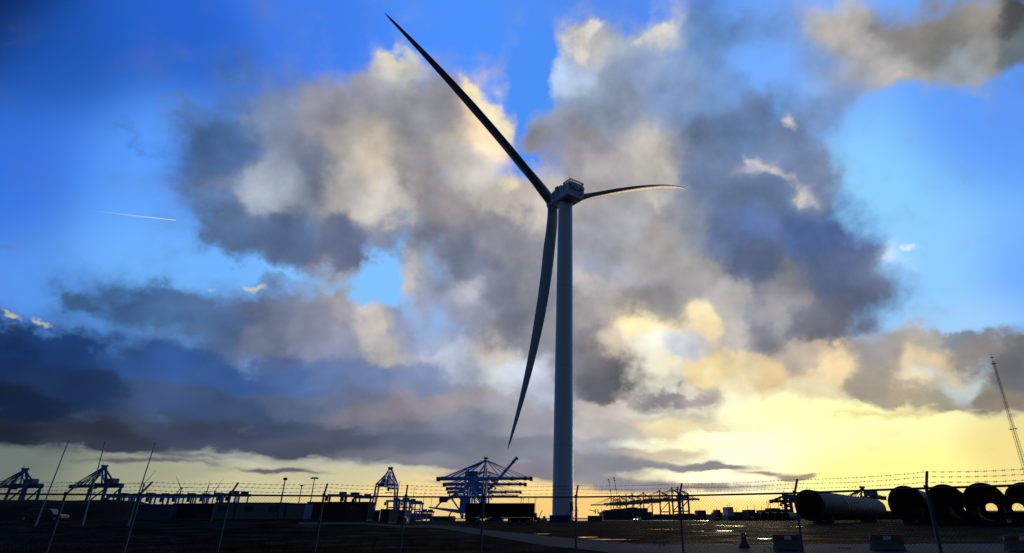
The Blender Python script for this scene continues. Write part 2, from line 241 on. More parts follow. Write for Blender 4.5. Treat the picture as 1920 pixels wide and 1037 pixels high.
TONE = [  # x, y, rx, ry, turn, weight, sRGB of the cloud there
 (430, 262, 62, 56, 0, 1, (75, 110, 160)), (450, 300, 62, 56, 0, 1, (78, 107, 154)), (420, 430, 62, 56, 0, 1, (84, 111, 150)), (604, 218, 62, 56, 0, 1, (140, 140, 155)), (582, 318, 62, 56, 0, 1, (105, 120, 145)), (543, 335, 62, 56, 0, 1, (140, 150, 165)),
 (495, 357, 62, 56, 0, 1, (165, 175, 190)), (520, 200, 62, 56, 0, 1, (120, 137, 165)), (440, 130, 62, 56, 0, 1, (76, 121, 196)), (742, 112, 62, 56, 0, 1, (192, 192, 189)), (690, 150, 62, 56, 0, 1, (150, 150, 162)), (800, 210, 62, 56, 0, 1, (148, 148, 156)),
 (842, 201, 62, 56, 0, 1, (150, 150, 160)), (908, 205, 62, 56, 0, 1, (250, 222, 184)), (935, 260, 62, 56, 0, 1, (250, 223, 188)), (864, 318, 62, 56, 0, 1, (177, 174, 171)), (929, 344, 62, 56, 0, 1, (200, 193, 184)), (700, 300, 62, 56, 0, 1, (205, 193, 176)),
 (734, 387, 62, 56, 0, 1, (207, 201, 194)), (660, 270, 62, 56, 0, 1, (166, 162, 157)), (777, 314, 62, 56, 0, 1, (150, 146, 150)), (985, 360, 62, 56, 0, 1, (209, 200, 189)), (820, 380, 62, 56, 0, 1, (150, 146, 150)), (640, 350, 62, 56, 0, 1, (178, 175, 172)),
 (1118, 729, 50, 34, 0, 1, (102, 102, 112)), (1130, 690, 50, 34, 0, 1, (112, 110, 118)), (1177, 71, 62, 56, 0, 1, (160, 170, 180)), (1091, 81, 62, 56, 0, 1, (201, 200, 200)), (1238, 50, 62, 56, 0, 1, (201, 200, 199)), (1203, 115, 62, 56, 0, 1, (140, 160, 195)),
 (1051, 130, 62, 56, 0, 1, (170, 190, 220)), (1279, 152, 62, 56, 0, 1, (125, 150, 190)), (1355, 167, 62, 56, 0, 1, (105, 140, 190)), (1329, 51, 62, 56, 0, 1, (100, 140, 195)), (1405, 30, 62, 56, 0, 1, (105, 145, 205)), (1456, 76, 62, 56, 0, 1, (112, 155, 220)),
 (1127, 202, 62, 56, 0, 1, (140, 155, 178)), (1026, 228, 62, 56, 0, 1, (150, 160, 178)), (1005, 258, 62, 56, 0, 1, (136, 132, 144)), (1101, 263, 62, 56, 0, 1, (150, 146, 156)), (1218, 309, 62, 56, 0, 1, (192, 187, 180)), (1152, 314, 62, 56, 0, 1, (171, 167, 169)),
 (1304, 304, 62, 56, 0, 1, (110, 130, 165)), (1380, 228, 62, 56, 0, 1, (105, 131, 172)), (1481, 293, 62, 56, 0, 1, (114, 135, 172)), (1430, 364, 62, 56, 0, 1, (100, 121, 156)), (1537, 329, 62, 56, 0, 1, (115, 133, 164)), (1436, 310, 46, 16, 0, 0.6, (176, 176, 186)),
 (1505, 354, 30, 20, 0, 0.6, (186, 182, 184)), (1910, 25, 62, 56, 0, 1, (72, 74, 76)), (1810, 35, 62, 56, 0, 1, (147, 143, 137)), (1785, 62, 62, 56, 0, 1, (120, 120, 116)), (1683, 50, 62, 56, 0, 1, (141, 140, 139)), (1607, 76, 62, 56, 0, 1, (178, 175, 172)),
 (1557, 50, 62, 56, 0, 1, (184, 180, 176)), (1582, 121, 62, 56, 0, 1, (150, 150, 156)), (1699, 142, 62, 56, 0, 1, (180, 179, 180)), (1835, 100, 62, 56, 0, 1, (150, 150, 150)), (1785, 131, 62, 56, 0, 1, (166, 177, 186)), (1532, 142, 62, 56, 0, 1, (130, 155, 195)),
 (1557, 202, 62, 56, 0, 1, (125, 155, 206)), (1506, 167, 62, 56, 0, 1, (112, 155, 214)), (1900, 100, 62, 56, 0, 1, (96, 109, 116)), (1740, 100, 62, 56, 0, 1, (141, 140, 139)), (164, 581, 62, 56, 0, 1, (60, 95, 140)), (246, 570, 62, 56, 0, 1, (65, 100, 150)),
 (383, 586, 62, 56, 0, 1, (80, 110, 155)), (301, 614, 62, 56, 0, 1, (70, 105, 150)), (273, 674, 110, 36, 0, 1, (48, 83, 142)), (109, 668, 110, 36, 0, 1, (30, 61, 115)), (20, 679, 110, 36, 0, 1, (20, 46, 90)), (164, 734, 110, 36, 0, 1, (30, 51, 90)),
 (40, 761, 110, 36, 0, 1, (20, 35, 62)), (328, 750, 110, 36, 0, 1, (60, 81, 120)), (383, 805, 120, 24, 0, 1, (60, 71, 95)), (164, 816, 120, 24, 0, 1, (45, 51, 66)), (20, 815, 120, 24, 0, 1, (28, 37, 54)), (902, 893, 120, 24, 0, 1, (135, 130, 140)),
 (180, 838, 120, 24, 0, 1, (54, 61, 76)), (1625, 722, 50, 34, 0, 1, (166, 156, 142)), (1444, 720, 50, 34, 0, 1, (236, 210, 162)), (1730, 638, 50, 34, 0, 1, (172, 168, 162)), (1784, 634, 50, 34, 0, 1, (125, 135, 145)), (1820, 675, 50, 34, 0, 1, (138, 134, 132)),
 (1730, 683, 50, 34, 0, 1, (220, 196, 158)), (1775, 706, 50, 34, 0, 1, (206, 186, 151)), (1798, 729, 50, 34, 0, 1, (198, 215, 218)), (1707, 706, 50, 34, 0, 1, (234, 220, 188)), (1866, 752, 50, 34, 0, 1, (140, 130, 116)), (1684, 742, 50, 34, 0, 1, (172, 158, 136)),
 (1775, 752, 50, 34, 0, 1, (162, 152, 132)), (1902, 697, 50, 34, 0, 1, (110, 112, 118)), (1240, 742, 50, 34, 0, 1, (145, 140, 145)), (1322, 752, 50, 34, 0, 1, (168, 160, 156)), (1163, 774, 80, 18, 0, 1, (204, 195, 186)), (1141, 806, 80, 18, 0, 1, (190, 186, 182)),
 (1141, 835, 80, 18, 0, 1, (166, 166, 175)), (1254, 797, 80, 18, 0, 1, (240, 222, 172)), (1163, 874, 80, 18, 0, 1, (140, 140, 150)), (1322, 876, 80, 18, 0, 1, (140, 136, 140)), (1435, 883, 80, 18, 0, 1, (160, 146, 128)), (1340, 800, 80, 18, 0, 1, (246, 232, 188)),
 (1510, 745, 50, 34, 0, 1, (250, 236, 191)), (1330, 916, 80, 18, 0, 1, (150, 140, 138)), (1150, 912, 80, 18, 0, 1, (148, 146, 152)), (1400, 770, 62, 56, 0, 1, (252, 244, 206)), (1250, 850, 80, 18, 0, 1, (214, 200, 172)), (1500, 892, 80, 18, 0, 1, (176, 158, 130)),
 (240, 245, 140, 30, 0, 1, (70, 113, 186)), (1715, 468, 30, 24, 0, 2, (206, 221, 240)), (300, 866, 200, 10, 0, 1, (106, 98, 108)), (1155, 705, 50, 40, 0, 1, (98, 98, 106)), (1176, 441, 52, 46, 0, 1, (165, 165, 172)), (1128, 489, 52, 46, 0, 1, (160, 162, 172)),
 (1225, 562, 52, 46, 0, 1, (140, 138, 142)), (1297, 513, 52, 46, 0, 1, (160, 158, 158)), (1297, 417, 52, 46, 0, 1, (140, 148, 165)), (1345, 417, 52, 46, 0, 1, (97, 117, 157)), (1418, 489, 52, 46, 0, 1, (88, 101, 132)), (1418, 417, 52, 46, 0, 1, (90, 115, 165)),
 (1514, 441, 52, 46, 0, 1, (85, 110, 160)), (1586, 417, 52, 46, 0, 1, (85, 108, 160)), (1562, 513, 52, 46, 0, 1, (95, 110, 145)), (1635, 562, 52, 46, 0, 1, (100, 112, 140)), (1514, 586, 46, 34, 0, 1, (100, 105, 120)), (1562, 610, 46, 34, 0, 1, (105, 108, 120)),
 (1369, 562, 52, 46, 0, 1, (170, 168, 168)), (1466, 545, 52, 46, 0, 1, (125, 127, 138)), (1475, 570, 52, 46, 0, 1, (165, 162, 164)), (1427, 610, 46, 34, 0, 1, (120, 122, 132)), (1379, 610, 46, 34, 0, 1, (186, 181, 178)), (1331, 591, 46, 34, 0, 1, (245, 225, 180)),
 (1210, 610, 46, 34, 0, 1, (255, 235, 180)), (1225, 653, 46, 34, 0, 1, (250, 245, 230)), (1152, 658, 46, 34, 0, 1, (205, 190, 170)), (1128, 586, 46, 34, 0, 1, (175, 168, 165)), (1094, 538, 52, 46, 0, 1, (200, 195, 195)), (1104, 634, 46, 34, 0, 1, (135, 132, 138)),
 (1273, 653, 46, 34, 0, 1, (200, 205, 214)), (1321, 682, 46, 34, 0, 1, (250, 226, 172)), (1514, 673, 46, 34, 0, 1, (190, 176, 162)), (1562, 687, 46, 34, 0, 1, (245, 220, 170)), (1635, 663, 46, 34, 0, 1, (165, 160, 158)), (1203, 500, 52, 46, 0, 1, (172, 170, 172)),
 (1250, 440, 52, 46, 0, 1, (168, 164, 162)), (1085, 590, 52, 46, 0, 1, (155, 152, 153)), (1060, 690, 52, 46, 0, 1, (124, 125, 133)), (1020, 715, 52, 46, 0, 1, (186, 194, 212)), (1011, 640, 52, 46, 0, 1, (140, 142, 150)), (1110, 690, 46, 34, 0, 1, (112, 111, 118)),
 (1040, 560, 52, 46, 0, 1, (132, 134, 146)), (496, 617, 52, 46, 0, 1, (115, 125, 150)), (593, 569, 52, 46, 0, 1, (130, 135, 155)), (641, 554, 52, 46, 0, 1, (160, 158, 165)), (448, 569, 52, 46, 0, 1, (90, 105, 140)), (569, 641, 52, 46, 0, 1, (130, 138, 160)),
 (665, 641, 52, 46, 0, 1, (135, 142, 165)), (472, 709, 80, 30, 0, 1, (55, 90, 150)), (545, 709, 80, 30, 0, 1, (75, 105, 160)), (520, 680, 52, 46, 0, 1, (85, 105, 150)), (617, 699, 80, 30, 0, 1, (95, 120, 165)), (689, 699, 80, 30, 0, 1, (110, 130, 170)),
 (786, 713, 80, 30, 0, 1, (125, 140, 175)), (882, 689, 80, 30, 0, 1, (160, 168, 185)), (955, 689, 80, 30, 0, 1, (215, 225, 240)), (930, 665, 52, 46, 0, 1, (205, 195, 185)), (834, 670, 52, 46, 0, 1, (190, 200, 220)), (786, 622, 52, 46, 0, 1, (150, 162, 195)),
 (834, 593, 52, 46, 0, 1, (150, 160, 190)), (737, 603, 52, 46, 0, 1, (130, 148, 190)), (709, 603, 52, 46, 0, 1, (205, 195, 185)), (728, 641, 52, 46, 0, 1, (190, 185, 180)), (955, 632, 52, 46, 0, 1, (118, 122, 138)), (882, 593, 52, 46, 0, 1, (140, 145, 165)),
 (930, 559, 52, 46, 0, 1, (115, 120, 138)), (810, 520, 52, 46, 0, 1, (125, 135, 160)), (776, 511, 52, 46, 0, 1, (205, 205, 210)), (882, 549, 52, 46, 0, 1, (175, 176, 188)), (882, 496, 52, 46, 0, 1, (110, 118, 140)), (810, 448, 52, 46, 0, 1, (130, 130, 145)),
 (955, 448, 52, 46, 0, 1, (135, 135, 148)), (545, 762, 80, 30, 0, 1, (85, 100, 130)), (641, 747, 80, 30, 0, 1, (105, 115, 145)), (448, 776, 80, 30, 0, 1, (65, 85, 120)), (496, 800, 100, 22, 0, 1, (65, 78, 105)), (738, 800, 100, 22, 0, 1, (110, 115, 135)),
 (713, 780, 80, 30, 0, 1, (136, 132, 142)), (810, 757, 80, 30, 0, 1, (150, 145, 155)), (858, 757, 80, 30, 0, 1, (160, 155, 160)), (930, 762, 80, 30, 0, 1, (165, 165, 175)), (882, 786, 80, 30, 0, 1, (125, 130, 150)), (786, 834, 100, 22, 0, 1, (95, 105, 125)),
 (641, 824, 100, 22, 0, 1, (80, 88, 110)), (545, 844, 100, 22, 0, 1, (75, 82, 100)), (882, 834, 100, 22, 0, 1, (105, 112, 130)), (689, 863, 100, 22, 0, 1, (110, 112, 125)), (786, 868, 100, 22, 0, 1, (130, 132, 142)), (930, 834, 100, 22, 0, 1, (120, 125, 140)),
 (647, 450, 52, 46, 0, 1, (94, 106, 136)), (517, 444, 52, 46, 0, 1, (88, 110, 148)), (734, 444, 52, 46, 0, 1, (120, 125, 145)), (470, 540, 52, 46, 0, 1, (100, 118, 156)), (980, 790, 80, 30, 0, 1, (152, 152, 162)), (970, 840, 100, 22, 0, 1, (134, 136, 148)), (1620, 778, 90, 14, 0, 1, (240, 218, 146)), (1720, 784, 90, 14, 0, 1, (228, 204, 138)), (1500, 800, 90, 14, 0, 1, (252, 240, 180)),
]
LIT = [
 (738, 112, 44, 24, -10, .85), (880, 172, 40, 22, -25, .8), (920, 205, 40, 34, -25, .85), (952, 250, 22, 46, 8, .8), (1078, 92, 34, 36, 20, .75), (1112, 58, 34, 18, 10, .75), (1242, 50, 34, 22, 20, .8), (1196, 78, 30, 14, 20, .5),
 (1482, 232, 18, 36, 15, .55), (1420, 300, 60, 15, -28, .5), (1468, 328, 50, 20, -38, .55), (1500, 364, 26, 20, -30, .5), (475, 538, 44, 12, -4, .9), (385, 534, 14, 7, 0, .6), (80, 614, 44, 7, -6, .8), (10, 606, 30, 7, 0, .8),
 (705, 605, 20, 26, 10, .6), (780, 505, 22, 16, 0, .45), (960, 340, 30, 36, -30, .6), (1600, 60, 34, 40, 0, .4), (1690, 150, 50, 16, 0, .5), (1210, 620, 30, 24, 0, .7), (1240, 680, 60, 26, 0, .6),
 (1330, 585, 24, 20, 0, .6), (1330, 690, 36, 26, 0, .5), (470, 365, 20, 14, 0, .3), (940, 670, 60, 18, -10, .45), (1330, 893, 110, 6, 0, .8), (1410, 862, 60, 10, 0, .7), (1420, 897, 40, 8, 0, .8), (1230, 385, 26, 30, 0, .35),
]
LITC = [
 (740, 110, 120, 100, 0, 1, (226, 214, 192)), (920, 220, 120, 120, 0, 1, (255, 240, 196)), (700, 340, 120, 100, 0, 1, (250, 228, 178)), (1090, 80, 120, 100, 0, 1, (230, 222, 212)), (1240, 52, 90, 90, 0, 1, (228, 220, 210)),
 (1480, 300, 120, 120, 0, 1, (226, 218, 206)), (470, 540, 160, 50, 0, 1, (214, 204, 186)), (40, 612, 140, 40, 0, 1, (196, 186, 156)), (720, 600, 110, 80, 0, 1, (214, 204, 190)), (1640, 110, 160, 120, 0, 1, (206, 198, 182)),
 (1240, 660, 160, 110, 0, 1, (255, 240, 196)), (1400, 880, 160, 60, 0, 1, (255, 255, 220)), (960, 340, 80, 80, 0, 1, (236, 220, 184)), (940, 670, 120, 60, 0, 1, (214, 206, 190)),
]
build_sky()

# ------------------------------------------------------------------ sun, low behind the thin cloud
sl = bpy.data.lights.new('sun', 'SUN'); so = bpy.data.objects.new('sun', sl); COL.objects.link(so)
sl.energy = 0.3; sl.angle = R(10); sl.color = (1.0, 0.80, 0.50)
_sd = Vector((math.sin(R(SUN_AZ)) * math.cos(R(SUN_EL)), math.cos(R(SUN_AZ)) * math.cos(R(SUN_EL)), math.sin(R(SUN_EL))))
so.rotation_euler = _sd.to_track_quat('Z', 'Y').to_euler()

# ------------------------------------------------------------------ helpers: materials, meshes, tagging
def mat(name, c, rough=0.6, metal=0.0, var=0.25, scale=6.0, bump=0.0, spec=0.5, emit=None, c2=None, stretch=(1, 1, 1)):
    m = bpy.data.materials.new(name); m.use_nodes = True; nt = m.node_tree; N = nt.nodes; p = N['Principled BSDF']
    p.inputs['Roughness'].default_value = rough; p.inputs['Metallic'].default_value = metal
    p.inputs['Specular IOR Level'].default_value = spec
    tc = N.new('ShaderNodeTexCoord'); mp = N.new('ShaderNodeMapping'); nz = N.new('ShaderNodeTexNoise'); mx = N.new('ShaderNodeMix'); mx.data_type = 'RGBA'
    mp.inputs['Scale'].default_value = stretch
    nt.links.new(tc.outputs['Object'], mp.inputs[0]); nt.links.new(mp.outputs[0], nz.inputs['Vector'])
    nz.inputs['Scale'].default_value = scale; nz.inputs['Detail'].default_value = 6; nz.inputs['Roughness'].default_value = 0.6
    rp = N.new('ShaderNodeMapRange'); rp.inputs[1].default_value = 0.3; rp.inputs[2].default_value = 0.7
    nt.links.new(nz.outputs['Fac'], rp.inputs[0]); nt.links.new(rp.outputs[0], mx.inputs[0])
    mx.inputs[6].default_value = (*[k * (1 - var) for k in c], 1)
    mx.inputs[7].default_value = (*(c2 or [min(1, k * (1 + var)) for k in c]), 1)
    nt.links.new(mx.outputs[2], p.inputs['Base Color'])
    if bump:
        b = N.new('ShaderNodeBump'); b.inputs['Strength'].default_value = bump; b.inputs['Distance'].default_value = 0.05
        nt.links.new(nz.outputs['Fac'], b.inputs['Height']); nt.links.new(b.outputs[0], p.inputs['Normal'])
    if emit:
        p.inputs['Emission Color'].default_value = (*emit[0], 1); p.inputs['Emission Strength'].default_value = emit[1]
    return m
MT = {}
def mk(*a, **k): MT[a[0]] = mat(*a, **k); return MT[a[0]]
mk('white_paint', (.74, .76, .78), .38, var=.05, scale=.25, stretch=(1, 1, .15))
mk('nacelle_paint', (.62, .65, .68), .45, var=.08, scale=.5)
mk('blade_paint', (.34, .355, .37), .4, var=.08, scale=.3)
mk('dark_vent', (.03, .03, .035), .7)
mk('logo_blue', (.03, .10, .55), .4, var=.1)
mk('rust_rail', (.10, .03, .02), .6, var=.3, scale=3)
mk('crane_blue', (.07, .32, .80), .5, var=.3, scale=.3)
mk('crane_navy', (.02, .10, .28), .5, var=.3, scale=.3)
mk('crane_hazed', (.26, .32, .40), .6)  # lighter crane grey for the far row: distance haze put into the paint colour
mk('crane_dark', (.02, .035, .06), .6)
mk('crane_grey', (.13, .16, .20), .6)
mk('crane_red', (.35, .05, .03), .6)
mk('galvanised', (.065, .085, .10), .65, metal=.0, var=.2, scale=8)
mk('wire', (.04, .045, .05), .7)
mk('pole_grey', (.45, .48, .5), .45, var=.1)
mk('black_tarp', (.004, .004, .006), .95, var=.3, scale=2, spec=.05)
mk('red_lamp', (.45, .01, .01), .4)
mk('cabin_wall', (.17, .20, .22), .85, spec=.1, var=.12, scale=1.0)
mk('cabin_dark', (.035, .042, .05), .9, spec=.05, var=.2, scale=1.0)
mk('cabin_blue', (.06, .10, .20), .85, spec=.1, var=.15, scale=1.0)
mk('window_glass', (.015, .018, .022), .12)
mk('container_blue', (.012, .02, .26), .5, var=.2, scale=2)
mk('container_dark', (.02, .03, .07), .55, var=.3, scale=2)
mk('container_rust', (.12, .04, .03), .6, var=.3, scale=2)
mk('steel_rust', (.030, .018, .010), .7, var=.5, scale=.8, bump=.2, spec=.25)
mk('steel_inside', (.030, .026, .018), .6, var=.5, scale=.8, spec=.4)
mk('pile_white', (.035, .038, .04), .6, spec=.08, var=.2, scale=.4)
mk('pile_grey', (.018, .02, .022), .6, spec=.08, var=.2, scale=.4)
mk('pile_yellow', (.45, .30, .02), .5, var=.15, scale=.5)
mk('concrete', (.10, .108, .112), .85, var=.3, scale=5, bump=.3)
mk('reflect_red', (.55, .02, .015), .35, var=.08)
mk('reflect_white', (.80, .80, .80), .35, var=.05)
mk('tyre', (.012, .012, .013), .8)
mk('car_dark', (.012, .014, .02), .25, var=.1)
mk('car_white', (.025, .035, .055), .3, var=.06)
mk('headlight', (.9, .9, .85), .2, emit=((1, .95, .85), 9.0))
mk('tail_red', (.35, .01, .01), .3)
mk('skin', (.45, .28, .2), .6)
mk('cloth_dark', (.02, .02, .03), .9)
mk('cloth_pale', (.42, .50, .60), .9)
mk('vest', (.25, .75, .06), .7)
mk('hair', (.03, .02, .015), .8)
mk('ship_hull', (.035, .045, .06), .6, var=.2, scale=.05)
mk('ship_white', (.45, .46, .46), .6, var=.1)
mk('grass_blade', (.020, .026, .008), .9, var=.4, spec=.1)

class MB:
    def __init__(s): s.v = []; s.f = []
    def add(s, vs, fs):
        o = len(s.v); s.v += [tuple(v) for v in vs]; s.f += [[i + o for i in f] for f in fs]; return s
    def box(s, c, size, rot=None):
        hx, hy, hz = [k / 2 for k in size]; c = Vector(c)
        vs = [Vector((x, y, z)) for z in (-hz, hz) for x, y in ((-hx, -hy), (hx, -hy), (hx, hy), (-hx, hy))]
        if rot is not None: vs = [rot @ v for v in vs]
        return s.add([c + v for v in vs], [[3, 2, 1, 0], [4, 5, 6, 7], [0, 1, 5, 4], [1, 2, 6, 5], [2, 3, 7, 6], [3, 0, 4, 7]])
    def beam(s, a, b, w, h=None, up=(0, 0, 1), w2=None, h2=None):
        a, b = Vector(a), Vector(b); h = h or w; w2 = w2 or w; h2 = h2 or h
        d = (b - a).normalized(); u = Vector(up)
        if abs(d.dot(u)) > .98: u = Vector((0, 1, 0))
        x = d.cross(u).normalized(); y = x.cross(d)
        vs = [p + x * sx * ww / 2 + y * sy * hh / 2 for p, ww, hh in ((a, w, h), (b, w2, h2)) for sx, sy in ((-1, -1), (1, -1), (1, 1), (-1, 1))]
        return s.add(vs, [[3, 2, 1, 0], [4, 5, 6, 7], [0, 1, 5, 4], [1, 2, 6, 5], [2, 3, 7, 6], [3, 0, 4, 7]])
    def tube(s, pts, r, n=8, cap=True):
        pts = [Vector(p) for p in pts]; rs = r if isinstance(r, (list, tuple)) else [r] * len(pts)
        rings = []
        for i, p in enumerate(pts):
            d = (pts[min(i + 1, len(pts) - 1)] - pts[max(i - 1, 0)]).normalized()
            u = Vector((0, 0, 1)) if abs(d.z) < .95 else Vector((0, 1, 0))
            x = d.cross(u).normalized(); y = x.cross(d)
            rings.append([p + (x * math.cos(t) + y * math.sin(t)) * rs[i] for t in [2 * math.pi * k / n for k in range(n)]])
        vs = [v for rg in rings for v in rg]; fs = []
        for i in range(len(pts) - 1):
            for k in range(n):
                a, b = i * n + k, i * n + (k + 1) % n; fs.append([a, b, b + n, a + n])
        if cap: fs.append(list(range(n))[::-1]); fs.append([len(vs) - n + k for k in range(n)])
        return s.add(vs, fs)
    def prism(s, prof, a, b, ex, ez):        # 2-D outline (u, w) along axes ex, ez swept from a to b
        a, b, ex, ez = Vector(a), Vector(b), Vector(ex), Vector(ez); n = len(prof)
        vs = [p + ex * u + ez * w for p in (a, b) for u, w in prof]
        return s.add(vs, [[k, (k + 1) % n, (k + 1) % n + n, k + n] for k in range(n)] + [list(range(n))[::-1], list(range(n, 2 * n))])
    def pipe(s, a, b, ro, ri, n=48):         # hollow tube with wall
        a, b = Vector(a), Vector(b); d = (b - a).normalized(); x = d.cross(Vector((0, 0, 1))).normalized(); y = x.cross(d)
        vs = [p + (x * math.cos(t) + y * math.sin(t)) * r for p, r in ((a, ro), (b, ro), (b, ri), (a, ri)) for t in [2 * math.pi * k / n for k in range(n)]]
        fs = []
        for i in range(4):
            for k in range(n):
                q = (k + 1) % n; j = (i + 1) % 4; fs.append([i * n + k, i * n + q, j * n + q, j * n + k])
        return s.add(vs, fs)
    def build(s, name, m, parent=None, smooth=False, bevel=0.0, sharp=35):
        me = bpy.data.meshes.new(name); me.from_pydata(s.v, [], s.f); me.update()
        bm = bmesh.new(); bm.from_mesh(me); bmesh.ops.recalc_face_normals(bm, faces=bm.faces)
        if bevel: bmesh.ops.bevel(bm, geom=list(bm.edges), offset=bevel, segments=2, affect='EDGES', profile=.5, clamp_overlap=True)
        bm.to_mesh(me); bm.free()
        me.materials.append(MT[m] if isinstance(m, str) else m)
        o = bpy.data.objects.new(name, me); COL.objects.link(o)
        if smooth:
            me.shade_smooth()
            try: me.set_sharp_from_angle(angle=R(sharp))
            except Exception: pass
        if parent is not None: o.parent = parent
        return o
def tag(o, label=None, cat=None, group=None, kind=None):
    if label: o['label'] = label
    if cat: o['category'] = cat
    if group: o['group'] = group
    if kind: o['kind'] = kind
    return o
def thing(name, label, cat, loc=(0, 0, 0), rz=0.0, group=None):
    o = bpy.data.objects.new(name, None); COL.objects.link(o); o.empty_display_size = .3
    o.location = loc; o.rotation_euler = (0, 0, rz); return tag(o, label, cat, group)
KIDS = {}
def copy_tree(o, parent=None):
    c = o.copy(); COL.objects.link(c)
    if parent is not None: c.parent = parent
    for ch in [k for k in bpy.data.objects if k.parent == o]: copy_tree(ch, c)
    return c
def again(src, loc, rz, label, group=None):
    c = copy_tree(src); c.location = loc; c.rotation_euler = (0, 0, rz); c['label'] = label
    if group: c['group'] = group
    return c
rnd = random.Random(7)

# ------------------------------------------------------------------ terrain
def ss(x, a, b):
    t = min(1, max(0, (x - a) / (b - a))); return t * t * (3 - 2 * t)
def px_of(X, Y): return PPX + F_PX * X / max(1e-3, (Y * math.cos(PITCH) - EYE.z * math.sin(PITCH)))
def gz(X, Y):
    D = math.hypot(X, Y) if Y < 0 else Y
    left = ss(-X / max(D, 1), .27, .36)
    z = ss(D, 45, 100) * (.45 + .8 * left * ss(D, 55, 85) * (1 - ss(D, 130, 220)))
    # low foreground swell and unevenness
    z += .06 * mnoise.noise(Vector((X * .15, Y * .15, 0))) * ss(D, 4, 15)
    z += .035 * mnoise.noise(Vector((X * .7, Y * .7, 3))) * ss(D, 6, 15) * (1 - ss(D, 60, 120))
    if Y > 0:
        u = X / max(Y, 1)                       # harbour basin: between these bearings beyond the quay edge
        w = ss(u, -.265, -.255) * (1 - ss(u, .26, .30)) * ss(D, 268, 272) * (1 - ss(D, 2600, 2604))
        w = max(w, ss(D, 640, 650) * ss(u, .26, .30) * (1 - ss(D, 3000, 3004)))
        w = max(w, ss(D, 5200, 5300))
        z = z * (1 - w) - 6.0 * w
    return z
def hit(x, y):                                  # where the line of sight through x, y meets the ground
    d = ray(x, y); t = 5.0
    while t < 3000:
        p = EYE + d * t
        if p.z <= gz(p.x, p.y): return p
        t += max(.05, .004 * t)
    return EYE + d * 3000
def build_ground():
    azs = [-180, -150, -120, -95, -80, -70] + [-62 + .5 * i for i in range(0, 225)] + [55, 70, 90, 120, 150]
    ds = [.0, 2, 4]; dd = 6.0
    while dd < 5000: ds.append(dd); dd *= 1.045
    for e in (266, 268, 270, 272, 274, 640, 650, 2600, 2604): ds.append(e)
    ds = sorted(ds) + [5300, 6000]
    vs = []; fs = []; n = len(azs)
    for D in ds:
        for a in azs:
            A = R(a)
            if abs(a) < 75: X, Y = D * math.tan(A), D
            else: X, Y = D * math.sin(A) / max(math.cos(R(75)), .26), D * math.cos(A) / max(math.cos(R(75)), .26)
            vs.append((X, Y, gz(X, Y)))
    for i in range(len(ds) - 1):
        for k in range(n):
            q = (k + 1) % n; fs.append([i * n + k, i * n + q, (i + 1) * n + q, (i + 1) * n + k])
    m = bpy.data.materials.new('ground_soil'); m.use_nodes = True; nt = m.node_tree; N = nt.nodes; p = N['Principled BSDF']
    tc = N.new('ShaderNodeTexCoord')
    def nz(sc, det): 
        q = N.new('ShaderNodeTexNoise'); q.inputs['Scale'].default_value = sc; q.inputs['Detail'].default_value = det; q.inputs['Roughness'].default_value = .62
        nt.links.new(tc.outputs['Object'], q.inputs['Vector']); return q
    def mr(s, a, b, lo, hi):
        q = N.new('ShaderNodeMapRange'); q.inputs[1].default_value = a; q.inputs[2].default_value = b; q.inputs[3].default_value = lo; q.inputs[4].default_value = hi
        nt.links.new(s, q.inputs[0]); return q.outputs[0]
    a, b, c = nz(.07, 5), nz(1.6, 8), nz(.22, 6)
    def mix(f, x, y):
        q = N.new('ShaderNodeMix'); q.data_type = 'RGBA'; nt.links.new(f, q.inputs[0])
        for s, val in ((q.inputs[6], x), (q.inputs[7], y)):
            if isinstance(val, tuple): s.default_value = val
            else: nt.links.new(val, s)
        return q.outputs[2]
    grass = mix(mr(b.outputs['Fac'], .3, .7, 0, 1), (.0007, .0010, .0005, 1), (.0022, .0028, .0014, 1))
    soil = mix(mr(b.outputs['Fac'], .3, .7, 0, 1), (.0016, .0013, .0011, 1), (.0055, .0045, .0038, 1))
    sx = N.new('ShaderNodeSeparateXYZ'); nt.links.new(tc.outputs['Object'], sx.inputs[0])
    # worn, stony yard to the right and beyond, rough grass to the left
    mm = N.new('ShaderNodeMath'); mm.operation = 'MULTIPLY_ADD'; nt.links.new(a.outputs['Fac'], mm.inputs[0]); mm.inputs[1].default_value = 30; nt.links.new(sx.outputs[0], mm.inputs[2])
    f = mr(mm.outputs[0], 8, 22, 0, 1)
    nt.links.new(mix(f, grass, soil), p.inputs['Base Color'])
    nt.links.new(mr(c.outputs['Fac'], .38, .62, .55, .95), p.inputs['Roughness'])
    p.inputs['Specular IOR Level'].default_value = .004
    bp = N.new('ShaderNodeBump'); bp.inputs['Strength'].default_value = .6; bp.inputs['Distance'].default_value = .12
    nt.links.new(b.outputs['Fac'], bp.inputs['Height']); nt.links.new(bp.outputs[0], p.inputs['Normal'])
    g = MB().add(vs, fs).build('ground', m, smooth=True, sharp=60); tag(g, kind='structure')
build_ground()
def strip(name, left_px, right_px, m, lift, kind='structure', sub=10):   # a sheet laid on the terrain between two edges
    def dens(e):
        P = [hit(*q) for q in e]; out = []
        for i in range(len(P) - 1):
            for k in range(sub): out.append(P[i].lerp(P[i + 1], k / sub))
        return out + [P[-1]]
    A, B = dens(left_px), dens(right_px); n = min(len(A), len(B)); vs = []; fs = []; w = 8
    for i in range(n):
        for k in range(w + 1):
            q = A[i].lerp(B[i], k / w); vs.append((q.x, q.y, gz(q.x, q.y) + lift))
    for i in range(n - 1):
        for k in range(w): a = i * (w + 1) + k; fs.append([a, a + 1, a + w + 2, a + w + 1])
    o = MB().add(vs, fs).build(name, m, smooth=True); tag(o, kind=kind); return o
mk('asphalt', (.040, .048, .060), .85, var=.3, scale=3.0, bump=.3, spec=.05)
